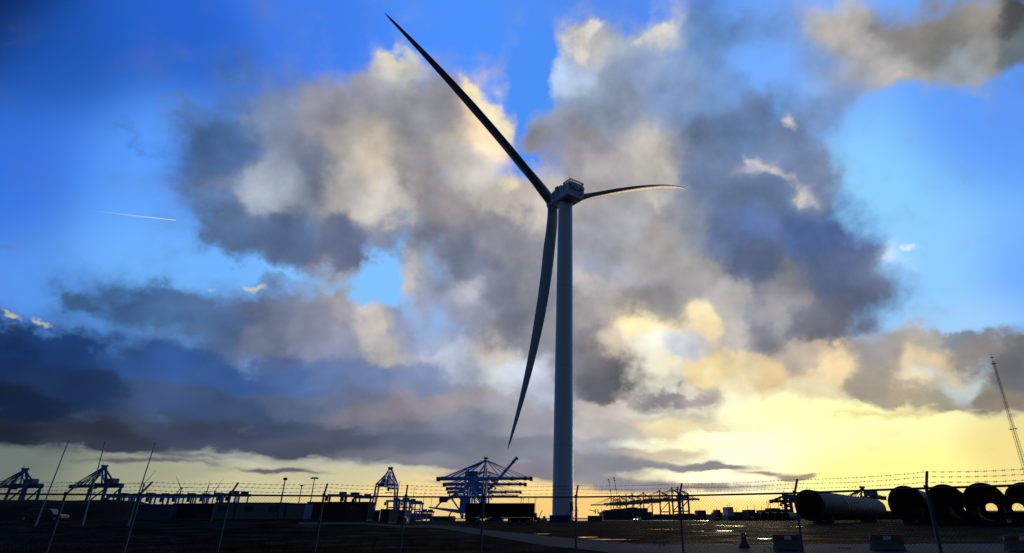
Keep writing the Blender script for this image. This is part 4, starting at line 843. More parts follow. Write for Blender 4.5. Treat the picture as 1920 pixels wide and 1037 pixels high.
# ------------------------------------------------------------------ far wind turbines
def small_turbine(label, x, ytop, D, ph, rz, group, scale=1.0):
    X, Y = place(x, D); z = .3; zt = at(x, ytop, D).z; h = zt - z
    T = thing('wind_turbine', label, 'wind turbine', (X, Y, z), rz, group); r = 34 * scale
    MB().tube([(0, 0, 0), (0, 0, h)], [1.9, 1.2], 16).build('tower', 'crane_grey', T, smooth=True)
    MB().box((0, 1.5, h + .6), (3, 7, 3)).build('nacelle', 'crane_grey', T, bevel=.5)
    MB().tube([(0, -4, h + .6), (0, -2, h + .6)], [.6, 1.5], 12).build('hub', 'crane_grey', T, smooth=True)
    for k in range(3):
        t = ph + k * 2 * math.pi / 3; c, s = math.cos(t), math.sin(t)
        MB().beam((c, -3, h + .6 + s), (c * r * .25, -3, h + .6 + s * r * .25), 1.6, .9, w2=2.6, h2=.8).beam((c * r * .25, -3, h + .6 + s * r * .25), (c * r, -3.6, h + .6 + s * r), 2.6, .8, w2=.5, h2=.3).build('blade', 'crane_grey', T)
WT = 'small far wind turbines on the left skyline'
small_turbine('small far turbine just left of the third flagpole', 252, 908, 1300, R(62), R(30), WT)
small_turbine('small far turbine with one blade level to the right', 326, 915.5, 1500, R(5), 0, WT)
small_turbine('tiny far turbine second from the right, above the dark cabin', 376, 922, 1900, R(90), R(50), WT)
small_turbine('far turbine above the pale cabins, blade pointing up right', 391, 922, 1500, R(66), R(15), WT)
small_turbine('far turbine blades just peeking over the bulky straddle carrier', 436, 927, 1600, R(50), R(25), WT)

# ------------------------------------------------------------------ flagpoles and lamp posts
for x0, y0, x1, y1, l in ((70, 976, 128, 827.5, 'leftmost bare flagpole, left of the blue crane'), (158, 975, 196.5, 830, 'middle bare flagpole in front of the blue crane'), (243, 977, 290.5, 831.5, 'rightmost bare flagpole of three, by the far turbine')):
    D = 78.0; A = at(x0, y0, D); B = at(x1, y1, D + .3); A.z = gz(A.x, A.y) - .05
    T = thing('flagpole', l, 'flagpole', A, 0, 'bare white flagpoles on the left'); v = B - A
    MB().tube([(0, 0, 0), v * .5, v], [.085, .07, .05], 12).build('pole', 'pole_grey', T, smooth=True)
    MB().tube([v, v + Vector((0, 0, .06)), v + Vector((0, 0, .16))], [.11, .14, .03], 10).build('finial', 'pole_grey', T, smooth=True)
    MB().tube([v * .99 + Vector((.08, 0, 0)), v * .12 + Vector((.10, 0, 0))], .008, 4).build('halyard', 'wire', T)
def mast(name, label, x, ytop, ybase, D, r, head, group, cat='lamp post'):
    A = at(x, HORIZON, D); z0 = gz(A.x, A.y); zt = at(x, ytop, D).z
    T = thing(name, label, cat, (A.x, A.y, z0), 0, group); h = zt - z0
    MB().tube([(0, 0, 0), (0, 0, h)], [r, r * .6], 10).build('pole', 'crane_dark', T, smooth=True)
    if head == 'bar':
        b = MB(); b.beam((-h * .055, 0, h), (h * .055, 0, h), r * 1.4, r * 1.2)
        for s in (-1, 1): b.box((s * h * .055, 0, h - r), (r * 4, r * 4, r * 2))
        b.build('lamp_head', 'crane_dark', T)
    elif head == 'cap': MB().tube([(0, 0, h - .1), (0, 0, h + .05), (0, 0, h + .3)], [r * 1.2, r * 2.6, r * 2.0], 12).build('lamp_head', 'crane_dark', T, smooth=True)
    else: MB().beam((0, 0, h), (r * 5, 0, h + .1), r).build('lamp_head', 'crane_dark', T)
LP = 'slender lamp posts along the skyline'
mast('lamp_post', 'thick lamp post with flat cap in front of the pale cabins', 521, 899.5, 975, 92, .13, 'cap', LP)
mast('lamp_post', 'short lamp post between the capped one and the T topped one', 555, 911.5, 960, 160, .16, 'cap', LP)
mast('lamp_post', 'lamp post with T shaped twin head', 577, 895.5, 960, 260, .28, 'bar', LP)
mast('lamp_post', 'thin lamp post beside the roof of the lone end on crane', 741, 902.5, 965, 500, .3, 'arm', LP)
mast('lamp_post', 'thin tall lamp post by the fence post right of the lone crane', 771, 915, 965, 520, .28, 'arm', LP)
mast('lamp_post', 'thin lamp post above the rightmost straddle carriers', 791, 923, 965, 540, .26, 'arm', LP)
mast('lamp_post', 'very thin lamp post in the gap left of the loader', 806, 930, 965, 560, .24, 'arm', LP)

# ------------------------------------------------------------------ site cabins
def cabin(name, label, x0, x1, D, ytop, wall, wins=(), door=None, group=None, depth=3.0, cat='cabin', vent=None, trim=True):
    A = at(x0, HORIZON, D); B = at(x1, HORIZON, D); c = (A + B) / 2; z0 = min(gz(A.x, D), gz(B.x, D)); zt = at((x0 + x1) / 2, ytop, D).z; h = zt - z0; w = B.x - A.x
    T = thing(name, label, cat, (c.x, D, z0), 0, group)
    MB().box((0, depth / 2, h / 2 + .12), (w - .06, depth, h - .24)).build('wall', wall, T, bevel=.03)
    MB().box((0, depth / 2, h - .02), (w + .1, depth + .12, .18)).build('roof', 'cabin_dark', T, bevel=.03)
    MB().box((0, depth / 2, .08), (w - .2, depth - .2, .2)).build('skid', 'dark_vent', T)
    b = MB(); n = max(2, int(w / .28))
    for i in range(n + 1): b.box((-w / 2 + .08 + i * (w - .16) / n, -.012, h / 2 + .1), (.05, .03, h - .5))
    if trim: b.build('wall_rib', wall, T)
    k = F_PX / ((Vector((c.x, D, 1.65)) - EYE).dot(FW))
    for xa, xb, ya, yb in wins:
        xl, xr = at(xa, HORIZON, D).x - c.x, at(xb, HORIZON, D).x - c.x; zb, zz = at((xa + xb) / 2, yb, D).z - z0, at((xa + xb) / 2, ya, D).z - z0
        W = MB().box(((xl + xr) / 2, -.01, (zb + zz) / 2), (xr - xl, .08, zz - zb)).build('window', 'cabin_dark', T)
        MB().box(((xl + xr) / 2, -.035, (zb + zz) / 2), (xr - xl - .14, .06, zz - zb - .14)).build('pane', 'window_glass', W)
    if door:
        xl, xr = at(door[0], HORIZON, D).x - c.x, at(door[1], HORIZON, D).x - c.x
        dd = MB().box(((xl + xr) / 2, -.03, 1.2), (xr - xl, .08, 2.1)).build('door', 'dark_vent', T)
        MB().box((xr - .2, -.09, 1.15), (.14, .06, .04)).build('handle', 'galvanised', dd)
    if vent: xv = at(vent[0], HORIZON, D).x - c.x; MB().box((xv, -.12, at(vent[0], vent[1], D).z - z0), (.55, .2, .28)).build('lamp', 'cabin_wall', T, bevel=.03)
    return T
CB = 'site cabins in the row behind the fence'
cabin('site_cabin', 'blue grey site cabin right of the third flagpole', 250, 316, 104, 948, 'cabin_blue', group=CB)
cabin('site_cabin', 'dark site cabin between the blue grey and the pale cabins', 318, 396, 106, 944.5, 'cabin_dark', [(368, 392, 962, 973)], group=CB)
cabin('site_cabin', 'pale site cabin at the left end with one dark window', 397, 436, 103, 942.5, 'cabin_wall', [(405, 424, 948, 958)], group=CB)
cabin('site_cabin', 'wide pale site cabin with two dark windows', 438, 531, 103, 943, 'cabin_wall', [(455, 471, 948.5, 959), (501, 518, 949.5, 960)], group=CB)
cabin('site_cabin', 'narrow pale site cabin without a window', 533, 569, 103, 944, 'cabin_wall', group=CB)
cabin('site_cabin', 'long dark site cabin with a wide door and a lamp over it', 571, 688, 110, 941.5, 'cabin_dark', [], (646, 674), CB, 3.6, vent=(658, 952))
cabin('shipping_container', 'grey upright container at the right end of the long dark cabin', 712, 729, 118, 955, 'cabin_dark', group='containers on the yard', cat='container', depth=6)
cabin('shipping_container', 'pale blue container behind the parked dark car', 731, 757, 150, 956.5, 'cabin_blue', group='containers on the yard', cat='container', depth=6)
cabin('shipping_container', 'small blue container left of the grey upright one', 690, 711, 150, 957, 'container_blue', group='containers on the yard', cat='container', depth=6)
cabin('shipping_container', 'bright blue container at the foot of the big turbine tower', 1030, 1071, 204, 966.3, 'container_blue', group='containers on the yard', cat='container', depth=2.6)
ct = cabin('shipping_container', 'dark navy container right of the big tower with pipes on its roof', 1102, 1129, 206, 967.3, 'container_dark', group='containers on the yard', cat='container', depth=2.6)
b = MB(); b.beam((.2, 1, 2.5), (.2, 1, 4.0), .35); b.beam((1.1, 1, 2.5), (1.1, 1, 3.9), .35); b.beam((-2.0, 1, 3.8), (.2, 1, 3.2), .22); b.build('exhaust_pipe', 'crane_dark', ct)

# ------------------------------------------------------------------ dark covered trailer
def trailer():
    D = 122; A = at(871, HORIZON, D); B = at(1000.5, HORIZON, D); w = B.x - A.x; c = (A + B) / 2; z0 = gz(c.x, D)
    T = thing('covered_trailer', 'long black covered trailer standing left of the big turbine tower', 'trailer', (c.x, D, z0), R(-1.2))
    zb, zt = at(935, 970, D).z - z0, at(935, 943.3, D).z - z0
    MB().box((0, 1.3, (zb + zt) / 2), (w, 2.6, zt - zb)).build('cover', 'black_tarp', T, bevel=.08)
    MB().beam((-w / 2 + .1, 1.3, zb - .12), (w / 2 - .1, 1.3, zb - .12), 1.2, .22).build('chassis', 'crane_dark', T)
    for x0, x1 in ((-w / 2 + .1, -w / 2 + 2.9), (1.7, w / 2 - .6)):
        n = 2 if x0 < 0 else 3
        MB().box(((x0 + x1) / 2, .5, zb * .55), (x1 - x0, .5, zb * .62)).build('side_skirt', 'black_tarp', T, bevel=.03)
        for k in range(n):
            x = x0 + .55 + k * (x1 - x0 - 1.1) / max(1, n - 1)
            for y in (.35, 2.3):
                wh = MB().tube([(x, y - .18, .52), (x, y + .18, .52)], .52, 20).build('wheel', 'tyre', T, smooth=True)
                MB().tube([(x, y - .2, .52), (x, y + .2, .52)], .27, 14).build('rim', 'crane_grey', wh)
    for x in (-w / 2 + .42, w / 2 - .22): MB().box((x, .1, zb - .62), (.55, .12, .78)).build('red_marker', 'red_lamp', T)
trailer()

# ------------------------------------------------------------------ cars
def car(label, x, D, rz, body='car_dark', lights=False, group=None, L=4.5, H=1.55, est=True):
    A = at(x, HORIZON, D); z0 = gz(A.x, D); T = thing('parked_car' if not lights else 'car', label, 'car', (A.x, D, z0), rz, group)
    l = L / 2
    prof = [(-l, .35), (l, .35), (l, .75), (l - .25, .88), (l - 1.25, .98), (-l + .1, 1.0), (-l, .8)]
    MB().prism(prof, (0, -.88, 0), (0, .88, 0), (1, 0, 0), (0, 0, 1)).build('body', body, T, bevel=.05)
    cab = [(l - 1.3, .96), (l - 2.0, H - .06), (l - 2.3, H), (-l + .9 if est else -l + 1.5, H), (-l + .15 if est else -l + .8, .97)]
    MB().prism(cab, (0, -.74, 0), (0, .74, 0), (1, 0, 0), (0, 0, 1)).build('cabin', body, T, bevel=.05)
    for s in (-1, 1):
        g = [(l - 1.45, 1.0), (l - 2.05, H - .12), (-l + .85, H - .12), (-l + .4, 1.0)]
        MB().prism(g, (0, s * .735, 0), (0, s * .755, 0), (1, 0, 0), (0, 0, 1)).build('side_window', 'window_glass', T)
    MB().beam((l - 1.36, 0, .99), (l - 2.02, 0, H - .08), 1.3, .03).build('windscreen', 'window_glass', T)
    for x_ in (-l + .85, l - .85):
        for y in (-.8, .8):
            wh = MB().tube([(x_, y - .11, .33), (x_, y + .11, .33)], .33, 18).build('wheel', 'tyre', T, smooth=True)
            MB().tube([(x_, y - .12, .33), (x_, y + .12, .33)], .2, 12).build('rim', 'pole_grey', wh)
    for y in (-.62, .62):
        MB().box((l - .02, y, .70), (.1, .34, .16)).build('headlight', 'headlight' if lights else 'pole_grey', T)
        MB().box((-l + .02, y, .78), (.08, .26, .2)).build('tail_light', 'tail_red', T)
    return T
car('dark car parked behind the fence right of the long dark cabin', 744, 128, R(185))
car('small car driving towards the viewer with both headlights on', 1195, 232, R(-112), lights=True)
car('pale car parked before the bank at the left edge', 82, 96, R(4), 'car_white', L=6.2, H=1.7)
car('dark blue car glimpsed under the black trailer', 927, 150, R(175), 'container_blue')

# ------------------------------------------------------------------ concrete barriers
def barrier(label, x, D, rz, ln, group):
    A = at(x, HORIZON, D); z0 = gz(A.x, D); T = thing('concrete_barrier', label, 'barrier', (A.x, D, z0), rz, group)
    prof = [(-.30, 0), (.30, 0), (.30, .10), (.16, .34), (.10, .82), (-.10, .82), (-.16, .34), (-.30, .10)]
    b = MB().prism(prof, (-ln / 2, 0, 0), (ln / 2, 0, 0), (0, 1, 0), (0, 0, 1)).build('block', 'concrete', T, bevel=.025)
    MB().box((0, 0, .06), (ln * .42, .64, .09)).build('drain_slot', 'dark_vent', b)
    w = ln * .76 / 3
    for k, m in ((-1, 'reflect_red'), (0, 'reflect_white'), (1, 'reflect_red')):
        MB().box((k * w, -.142, .66), (w - .004, .03, .18), Matrix.Rotation(R(7), 3, 'X')).build('reflector_panel', m, T)
    for e in (-1, 1):
        for k, m in ((-1, 'reflect_red'), (0, 'reflect_white'), (1, 'reflect_red')): MB().box((e * (ln / 2 + .012), k * .065, .68), (.03, .062, .16)).build('reflector_panel', m, T)
    return T
BG = 'concrete barriers with red and white panels at the roadside'
barrier('concrete barrier with red and white panel, left of the rightmost fence posts', 1470, 33.5, R(0), 1.45, BG)
barrier('concrete barrier standing in front of the big piles near the right fence post', 1653, 34.0, R(-1), 1.72, BG)
barrier('concrete barrier at the right edge of the picture', 1904, 33.0, R(-2), 1.8, BG)
barrier('small concrete barrier seen end on, leftmost by the roadside', 1390, 37.5, R(76), 1.6, BG)
T = thing('wire_hoop', 'thin bent wire hoop sticking up by the roadside below the barriers', 'hoop', (hit(1440, 1036).x, hit(1440, 1036).y, 0))
b = MB(); b.tube([(-.17, 0, -.2), (-.17, 0, .1), (-.14, 0, .22)], .012, 6); b.tube([(.14, 0, .22), (.17, 0, .1), (.17, 0, -.2)], .012, 6); b.tube([(-.14, 0, .22), (0, .05, .29), (.14, 0, .22)], .012, 6); b.build('hoop', 'wire', T)

# ------------------------------------------------------------------ steel piles
def pile(label, xl, ytop, D, Rm, L, secs, group, bore=.42):
    zt = at(xl, ytop, D).z; zc = zt - Rm; k = F_PX / (D * math.cos(PITCH)); cx_ = xl + Rm * k * .86 + 15
    A = at(cx_, HORIZON, D); dv = ray(1880, HORIZON); dv.z = 0; dv.normalize()
    rz = math.atan2(dv.y, dv.x); T = thing('steel_pile', label, 'pile', (A.x, D, zc), rz, group)
    x = 0.0; n = len(secs)
    for i, (fr, m) in enumerate(secs):
        x1 = x + L * fr - (.004 if i < n - 1 else 0)
        s = MB().pipe((x, 0, 0), (x1, 0, 0), Rm, Rm - .09, 72).build('shell_section', m, T, smooth=True)
        if i: MB().pipe((x - .25, 0, 0), (x + .25, 0, 0), Rm + .035, Rm + .004, 72).build('weld_band', 'pile_yellow' if 'pile' in m else 'steel_rust', s, smooth=True)
        x = x1 + .004
    MB().pipe((-.12, 0, 0), (.5, 0, 0), Rm + .05, Rm - .2, 72).build('end_flange', 'steel_rust', T, smooth=True)
    MB().pipe((L - .4, 0, 0), (L - .04, 0, 0), Rm - .1, Rm * bore, 72).build('end_plate', 'steel_rust', T, smooth=True)
    MB().pipe((.52, 0, 0), (L - .05, 0, 0), Rm - .095, Rm - .13, 72).build('inner_wall', 'steel_inside', T, smooth=True)
    for fr in (.12, .8):
        p = Vector((A.x, D, 0)) + dv * (L * fr); z0 = gz(p.x, p.y); top = zc - Rm
        c = thing('pile_cradle', 'dark curved cradle carrying a big steel pile', 'cradle', (p.x, p.y, z0), rz, 'cradles under the steel piles')
        b = MB(); hh = max(.3, top - z0); pr = [(-Rm * .75, 0), (Rm * .75, 0)] + [(Rm * math.sin(t), hh + Rm - (Rm + .06) * math.cos(t)) for t in [R(46 - q * 92 / 10) for q in range(11)]]
        b.prism(pr, (-.5, 0, 0), (.5, 0, 0), (0, 1, 0), (0, 0, 1)).build('saddle', 'concrete', c)
PG = 'huge steel piles lying in a row on the right'
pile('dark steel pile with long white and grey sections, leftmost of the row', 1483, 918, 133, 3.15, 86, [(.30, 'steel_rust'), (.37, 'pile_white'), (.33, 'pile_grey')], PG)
pile('dark steel pile second from left, plain black end', 1664, 911, 118, 3.2, 80, [(.5, 'steel_rust'), (.5, 'steel_rust')], PG, bore=.22)
pile('dark steel pile in the middle behind the fence post', 1738, 908.3, 112, 3.2, 80, [(.5, 'steel_rust'), (.5, 'steel_rust')], PG, bore=.22)
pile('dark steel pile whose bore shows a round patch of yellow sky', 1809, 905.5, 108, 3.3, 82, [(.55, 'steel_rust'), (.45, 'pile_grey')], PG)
pile('dark steel pile cut off by the right edge', 1890, 904.5, 105, 3.3, 82, [(.5, 'steel_rust'), (.5, 'steel_rust')], PG)
def small_pipes():
    src = None
    for i in range(10):
        x = 1352 + i * 13.6; D = 300; A = at(x, HORIZON, D); z0 = gz(A.x, D); r = 1.9 + .12 * math.sin(i * 2.1)
        l = 'one of a long row of smaller dark pipes lying left of the big piles'
        if src is None:
            src = thing('stacked_pipe', l, 'pipe', (A.x, D, z0 + 1.9), R(62), 'smaller dark pipes in a row')
            MB().pipe((0, 0, 0), (34, 0, 0), 1.9, 1.8, 32).build('shell', 'steel_rust', src, smooth=True); MB().pipe((-.1, 0, 0), (.3, 0, 0), 1.93, 1.7, 32).build('end_ring', 'crane_grey', src, smooth=True)
        else: again(src, (A.x, D, z0 + 1.9), R(62 + rnd.uniform(-1.5, 1.5)), l)
small_pipes()

# ------------------------------------------------------------------ guyed lattice mast
def lattice():
    D = 230; tp = at(1857.5, 662, D); X, Y = tp.x, tp.y + 0; z0 = gz(X, Y); h = tp.z - z0
    T = thing('lattice_mast', 'tall thin lattice radio mast at the right edge', 'mast', (X, Y, z0))
    w0, w1 = 1.05, .34; n = 64
    def c(k, z):
        w = w0 + (w1 - w0) * (z / h); t = R(45 + 90 * k); return Vector((w * math.cos(t), w * math.sin(t), z))
    b = MB()
    for k in range(4): b.beam(c(k, 0), c(k, h * .95), .085, .085, w2=.06, h2=.06)
    b.build('corner_legs', 'crane_dark', T)
    b = MB()
    for i in range(n):
        za, zb = h * .95 * i / n, h * .95 * (i + 1) / n
        for k in range(4):
            q = (k + 1) % 4; b.beam(c(k, za), c(q, za), .03)
            b.beam(c(k, za), c(q, zb), .03) if i % 2 else b.beam(c(q, za), c(k, zb), .03)
    b.build('bracing', 'crane_dark', T)
    MB().tube([(0, 0, h * .94), (0, 0, h)], .06, 6).build('spire', 'crane_dark', T)
    for f, w in ((.52, 1.9), (.93, 1.1), (.97, .8)):
        b = MB(); b.beam((-w, 0, h * f), (w, 0, h * f), .16, .2); b.beam((0, -w, h * f), (0, w, h * f), .16, .2); b.build('cross_arm', 'crane_dark', T)
lattice()

# ------------------------------------------------------------------ harbour background
def ship(name, label, x0, x1, D, segs, masts, group, hull='ship_hull', base=-2.4, depth=40, hull_top=3.0, cat='ship'):
    A = at(x0, HORIZON, D); B = at(x1, HORIZON, D); w = B.x - A.x; c = (A + B) / 2
    T = thing(name, label, cat, (c.x, D, base), 0, group)
    l = w / 2; prof = [(-l, hull_top + 1.0), (-l * .94, 0), (l * .96, 0), (l, hull_top + .6), (l * .7, hull_top), (-l * .7, hull_top)]
    MB().prism(prof, (0, -depth / 2, 0), (0, depth / 2, 0), (1, 0, 0), (0, 0, 1)).build('hull', hull, T)
    for xa, xb, yt, m in segs:
        xl, xr = at(xa, HORIZON, D).x - c.x, at(xb, HORIZON, D).x - c.x; zt = at((xa + xb) / 2, yt, D).z - base
        if zt > hull_top + .3: MB().box(((xl + xr) / 2, 0, (zt + hull_top) / 2 + .05), (xr - xl - .1, depth * .7, zt - hull_top)).build('deckhouse' if m == 'ship_white' else 'deck_cargo', m, T)
    for xm, yt in masts: x_ = at(xm, HORIZON, D).x - c.x; MB().beam((x_, 0, hull_top), (x_, 0, at(xm, yt, D).z - base), .5).build('ship_mast', 'crane_dark', T)
    return T
HB = 'vessels moored across the basin'
ship('container_ship', 'large container ship loaded high, under the left grey cranes', 1126, 1211, 1260, [(1131, 1146, 957, 'container_dark'), (1147, 1158, 955, 'ship_hull'), (1159, 1172, 954.5, 'container_rust'), (1173, 1189, 952.5, 'ship_hull'), (1190, 1208, 953.5, 'container_dark')], [(1128, 950), (1176, 945)], HB, depth=200, hull_top=14)
ship('cargo_ship', 'low dark cargo ship right of the big container ship', 1213, 1262, 1300, [(1214, 1222, 960, 'ship_white'), (1226, 1258, 966, 'container_dark')], [(1218, 954), (1240, 958)], HB, hull_top=6)
ship('cargo_ship', 'dark cargo ship under the rightmost grey cranes', 1264, 1330, 1200, [(1268, 1300, 963, 'container_dark'), (1306, 1322, 957, 'ship_hull')], [(1312, 949), (1290, 957)], HB, hull_top=7)
ship('cargo_ship', 'small vessel with pointed superstructure near the middle right', 1333, 1358, 900, [(1338, 1352, 961, 'ship_hull'), (1342, 1348, 956, 'ship_hull')], [(1345, 951), (1337, 957)], HB, hull_top=4)
ship('cargo_ship', 'vessel with white bridge left of the row of small pipes', 1358, 1392, 850, [(1361, 1372, 951, 'ship_white'), (1374, 1388, 960, 'ship_hull')], [(1366, 945), (1370, 943), (1382, 950)], HB, hull_top=6)
ship('cargo_ship', 'low vessel with two thin masts above the small pipes', 1394, 1440, 820, [(1398, 1412, 956, 'ship_hull'), (1425, 1438, 956.5, 'container_dark')], [(1404, 948), (1417, 947), (1430, 950)], HB, hull_top=6)
ship('cargo_ship', 'dark vessel with a tall double mast left of the big piles', 1440, 1500, 800, [(1442, 1458, 953, 'ship_hull'), (1460, 1478, 955, 'container_dark')], [(1441, 939), (1444, 937), (1447, 940), (1463, 941), (1470, 946)], HB, hull_top=7)
ship('work_boat', 'small dark buoy tender between the trailer and the big tower', 1012, 1026, 900, [(1018, 1023, 968, 'ship_hull')], [(1021, 965)], HB, hull_top=2.4, depth=8)
def shed(label, x0, x1, D, ytop, m, group):
    A = at(x0, HORIZON, D); B = at(x1, HORIZON, D); w = B.x - A.x; c = (A + B) / 2; z0 = max(-3, gz(c.x, D)); h = at((x0 + x1) / 2, ytop, D).z - z0
    T = thing('harbour_shed', label, 'shed', (c.x, D, z0), 0, group)
    MB().box((0, 10, h * .42), (w, 20, h * .84)).build('wall', m, T); MB().prism([(-10.4, h * .84), (10.4, h * .84), (0, h)], (-w / 2 - .4, 10, 0), (w / 2 + .4, 10, 0), (0, 1, 0), (0, 0, 1)).build('roof', 'crane_dark', T)
HS = 'low harbour sheds on the far quays'
shed('long low shed behind the straddle carriers on the left', 690, 800, 620, 962, 'cabin_dark', HS)
shed('low shed between loader and lone crane at the waterline', 806, 848, 700, 967.5, 'cabin_dark', HS)
shed('low shed behind the left crane legs', 20, 130, 600, 955, 'cabin_dark', HS)
shed('low shed behind the row of straddle carriers', 200, 420, 560, 951, 'cabin_dark', HS)
shed('low shed behind the pale pile on the right', 1560, 1720, 500, 957, 'cabin_dark', HS)
shed('low shed behind the right hand piles', 1722, 1990, 460, 957, 'cabin_dark', HS)
shed('far low shed on the opposite quay under the grey cranes', 1200, 1335, 2700, 964, 'ship_hull', HS)
def thin_mast(label, x, ytop, D):
    A = at(x, HORIZON, D); z0 = -2.4; h = at(x, ytop, D).z - z0; T = thing('signal_mast', label, 'mast', (A.x, D, z0), 0, 'thin masts behind the trailer')
    b = MB()
    for s in (-1, 1): b.beam((s * .5, 0, 0), (s * .3, 0, h), .18)
    for k in range(10): b.beam((-.5, 0, h * k / 10), (.5, 0, h * (k + 1) / 10), .1)
    b.build('lattice', 'crane_dark', T); MB().box((0, 0, h), (1.4, 1.2, .6)).build('head', 'crane_dark', T)
thin_mast('thick topped thin mast above the middle of the black trailer roof', 976, 934, 600); thin_mast('thin mast above the black trailer, second from left', 980, 935, 640); thin_mast('thin mast above the right end of the black trailer', 990, 935, 660)
thin_mast('lattice mast just right of the black trailer', 1003, 933, 420)
T = thing('yard_machine', 'low pale machine partly hidden beside the right end of the black trailer', 'machine', (at(1005, HORIZON, 170).x, 170, gz(at(1005, HORIZON, 170).x, 170)))
MB().box((0, 0, .95), (2.2, 1.6, .9)).build('body', 'cabin_dark', T, bevel=.08); MB().box((-.3, 0, 1.9), (1.1, 1.4, 1.1)).build('cab', 'window_glass', T, bevel=.08); MB().beam((.8, 0, 1.2), (1.7, 0, 3.2), .2).build('boom', 'crane_dark', T)
for x_ in (-.7, .7):
    for y_ in (-.7, .7): MB().tube([(x_, y_ - .15, .4), (x_, y_ + .15, .4)], .4, 14).build('wheel', 'tyre', T)

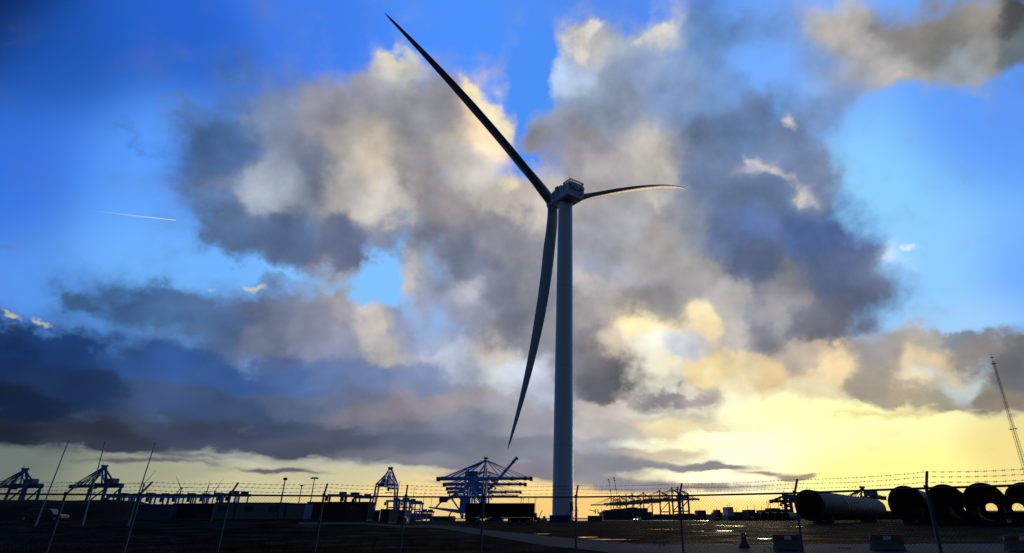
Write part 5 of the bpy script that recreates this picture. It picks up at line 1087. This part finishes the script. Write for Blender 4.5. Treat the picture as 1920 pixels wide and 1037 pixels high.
# ------------------------------------------------------------------ people
def person(label, loc, rz, jacket, stride=.25):
    P = {}
    T = thing('person', label, 'person', loc, rz)
    def skin(name, verts, edges, rad, m, root=0):
        me = bpy.data.meshes.new(name); me.from_pydata(verts, edges, []); o = bpy.data.objects.new(name, me); COL.objects.link(o); o.parent = T
        md = o.modifiers.new('skin', 'SKIN'); 
        for v, r in zip(me.skin_vertices[0].data, rad): v.radius = (r, r) if not isinstance(r, tuple) else r
        me.skin_vertices[0].data[root].use_root = True; o.modifiers.new('sub', 'SUBSURF').levels = 1; o.modifiers['sub'].render_levels = 1
        me.materials.append(MT[m]); return o
    s = stride
    V_ = [(0, 0, .95), (0, 0, 1.15), (0, 0, 1.40), (0, 0, 1.50), (0, .02, 1.62), (0, .01, 1.74)]; E = [(0, 1), (1, 2), (2, 3), (3, 4), (4, 5)]; Rr = [(.14, .10), (.13, .10), (.16, .10), .055, (.075, .095), (.06, .07)]
    for sd in (-1, 1):
        i = len(V_); f = sd * s
        V_ += [(sd * .09, 0, .90), (sd * .10, .10 * sd * s * 2 + .03, .50), (sd * .10, f * .8, .09), (sd * .10, f * .8 + .16, .035)]; E += [(0, i), (i, i + 1), (i + 1, i + 2), (i + 2, i + 3)]; Rr += [.085, .06, .042, .035]
        i = len(V_)
        V_ += [(sd * .19, 0, 1.40), (sd * .24, -f * .35, 1.13), (sd * .24, -f * .6 + .08, .90), (sd * .24, -f * .6 + .11, .82)]; E += [(2, i), (i, i + 1), (i + 1, i + 2), (i + 2, i + 3)]; Rr += [.055, .042, .03, (.036, .02)]
        w = i + 3; bx, by, bz = V_[w]
        for q, (ox, ln) in enumerate(((-.03, .075), (-.01, .085), (.01, .08), (.03, .065))):
            j = len(V_); V_ += [(bx + .002 * sd, by + ox, bz - .04), (bx - .008 * sd, by + ox + .01, bz - ln)]; E += [(w, j), (j, j + 1)]; Rr += [.009, .008]
        j = len(V_); V_ += [(bx - .02 * sd, by + .04, bz - .015), (bx - .03 * sd, by + .06, bz - .05)]; E += [(w, j), (j, j + 1)]; Rr += [.01, .009]
    skin('body', V_, E, Rr, 'skin')
    jv = [(0, 0, .92), (0, 0, 1.15), (0, 0, 1.42), (0, 0, 1.47)]; je = [(0, 1), (1, 2), (2, 3)]; jr = [(.17, .13), (.16, .13), (.18, .125), .085]
    for sd in (-1, 1):
        i = len(jv); f = sd * s; jv += [(sd * .19, 0, 1.40), (sd * .24, -f * .35, 1.13), (sd * .24, -f * .6 + .07, .92)]; je += [(2, i), (i, i + 1), (i + 1, i + 2)]; jr += [.07, .056, .042]
    skin('jacket', jv, je, jr, jacket)
    tv = [(0, 0, .96)]; te = []; tr = [(.155, .115)]
    for sd in (-1, 1):
        i = len(tv); f = sd * s; tv += [(sd * .09, 0, .90), (sd * .10, .10 * sd * s * 2 + .03, .50), (sd * .10, f * .8, .10)]; te += [(0, i), (i, i + 1), (i + 1, i + 2)]; tr += [.1, .075, .06]
    skin('trousers', tv, te, tr, 'cloth_dark')
    hv = MB(); bm = bmesh.new(); bmesh.ops.create_uvsphere(bm, u_segments=14, v_segments=10, radius=.105); me = bpy.data.meshes.new('hair'); 
    bmesh.ops.delete(bm, geom=[v for v in bm.verts if v.co.z < -.01 and v.co.y > -.02], context='VERTS'); bm.to_mesh(me); bm.free(); me.materials.append(MT['hair'])
    o = bpy.data.objects.new('hair', me); COL.objects.link(o); o.location = (0, .0, 1.70); o.scale = (.86, 1.0, 1.0); o.parent = T
    nb = MB(); nb.tube([(0, .085, 1.69), (0, .125, 1.655)], [.012, .016], 6); nb.box((0, .098, 1.615), (.045, .012, .01)); 
    for sd in (-1, 1): nb.box((sd * .032, .096, 1.69), (.022, .01, .01)); nb.tube([(sd * .078, 0, 1.70), (sd * .085, -.005, 1.65)], [.02, .012], 6)
    nb.build('face', 'skin', T)
    return T
_A = at(897, HORIZON, 90); person('person in a pale blue jacket walking in front of the black trailer', (_A.x, 90, gz(_A.x, 90)), R(-70), 'cloth_pale', .32)
_A = at(793, HORIZON, 250); person('person in a bright green safety vest standing far off by the waterline', (_A.x, 250, gz(_A.x, 250)), R(170), 'vest', .1)

# ------------------------------------------------------------------ rough grass along the verge
def build_grass():
    b = MB(); r = random.Random(5)
    for i in range(2600):
        x = r.uniform(-60, 1250); y = r.uniform(990, 1044); 
        D = 1.65 * 1250 / (y - 968); 
        if D > 75 or D < 24: continue
        A = at(x, HORIZON, D); c = Vector((A.x, D, gz(A.x, D)))
        px_, py_ = x, y
        if x > 700 and y < 1000 + (x - 900) * .16 and y > 984 + max(0, x - 820) * .09: continue
        for k in range(6):
            t = r.uniform(0, 6.28); q = c + Vector((r.uniform(-.25, .25), r.uniform(-.25, .25), -.02)); hgt = r.uniform(.08, .26); w = .012; d = Vector((math.cos(t), math.sin(t), 0))
            tip = q + Vector((0, 0, hgt)) + d * hgt * r.uniform(.2, .6); s = Vector((-d.y, d.x, 0)) * w
            b.add([q - s, q + s, tip], [[0, 1, 2]])
    o = b.build('grass', 'grass_blade'); tag(o, kind='stuff')
build_grass()
print('objects', len(bpy.data.objects))
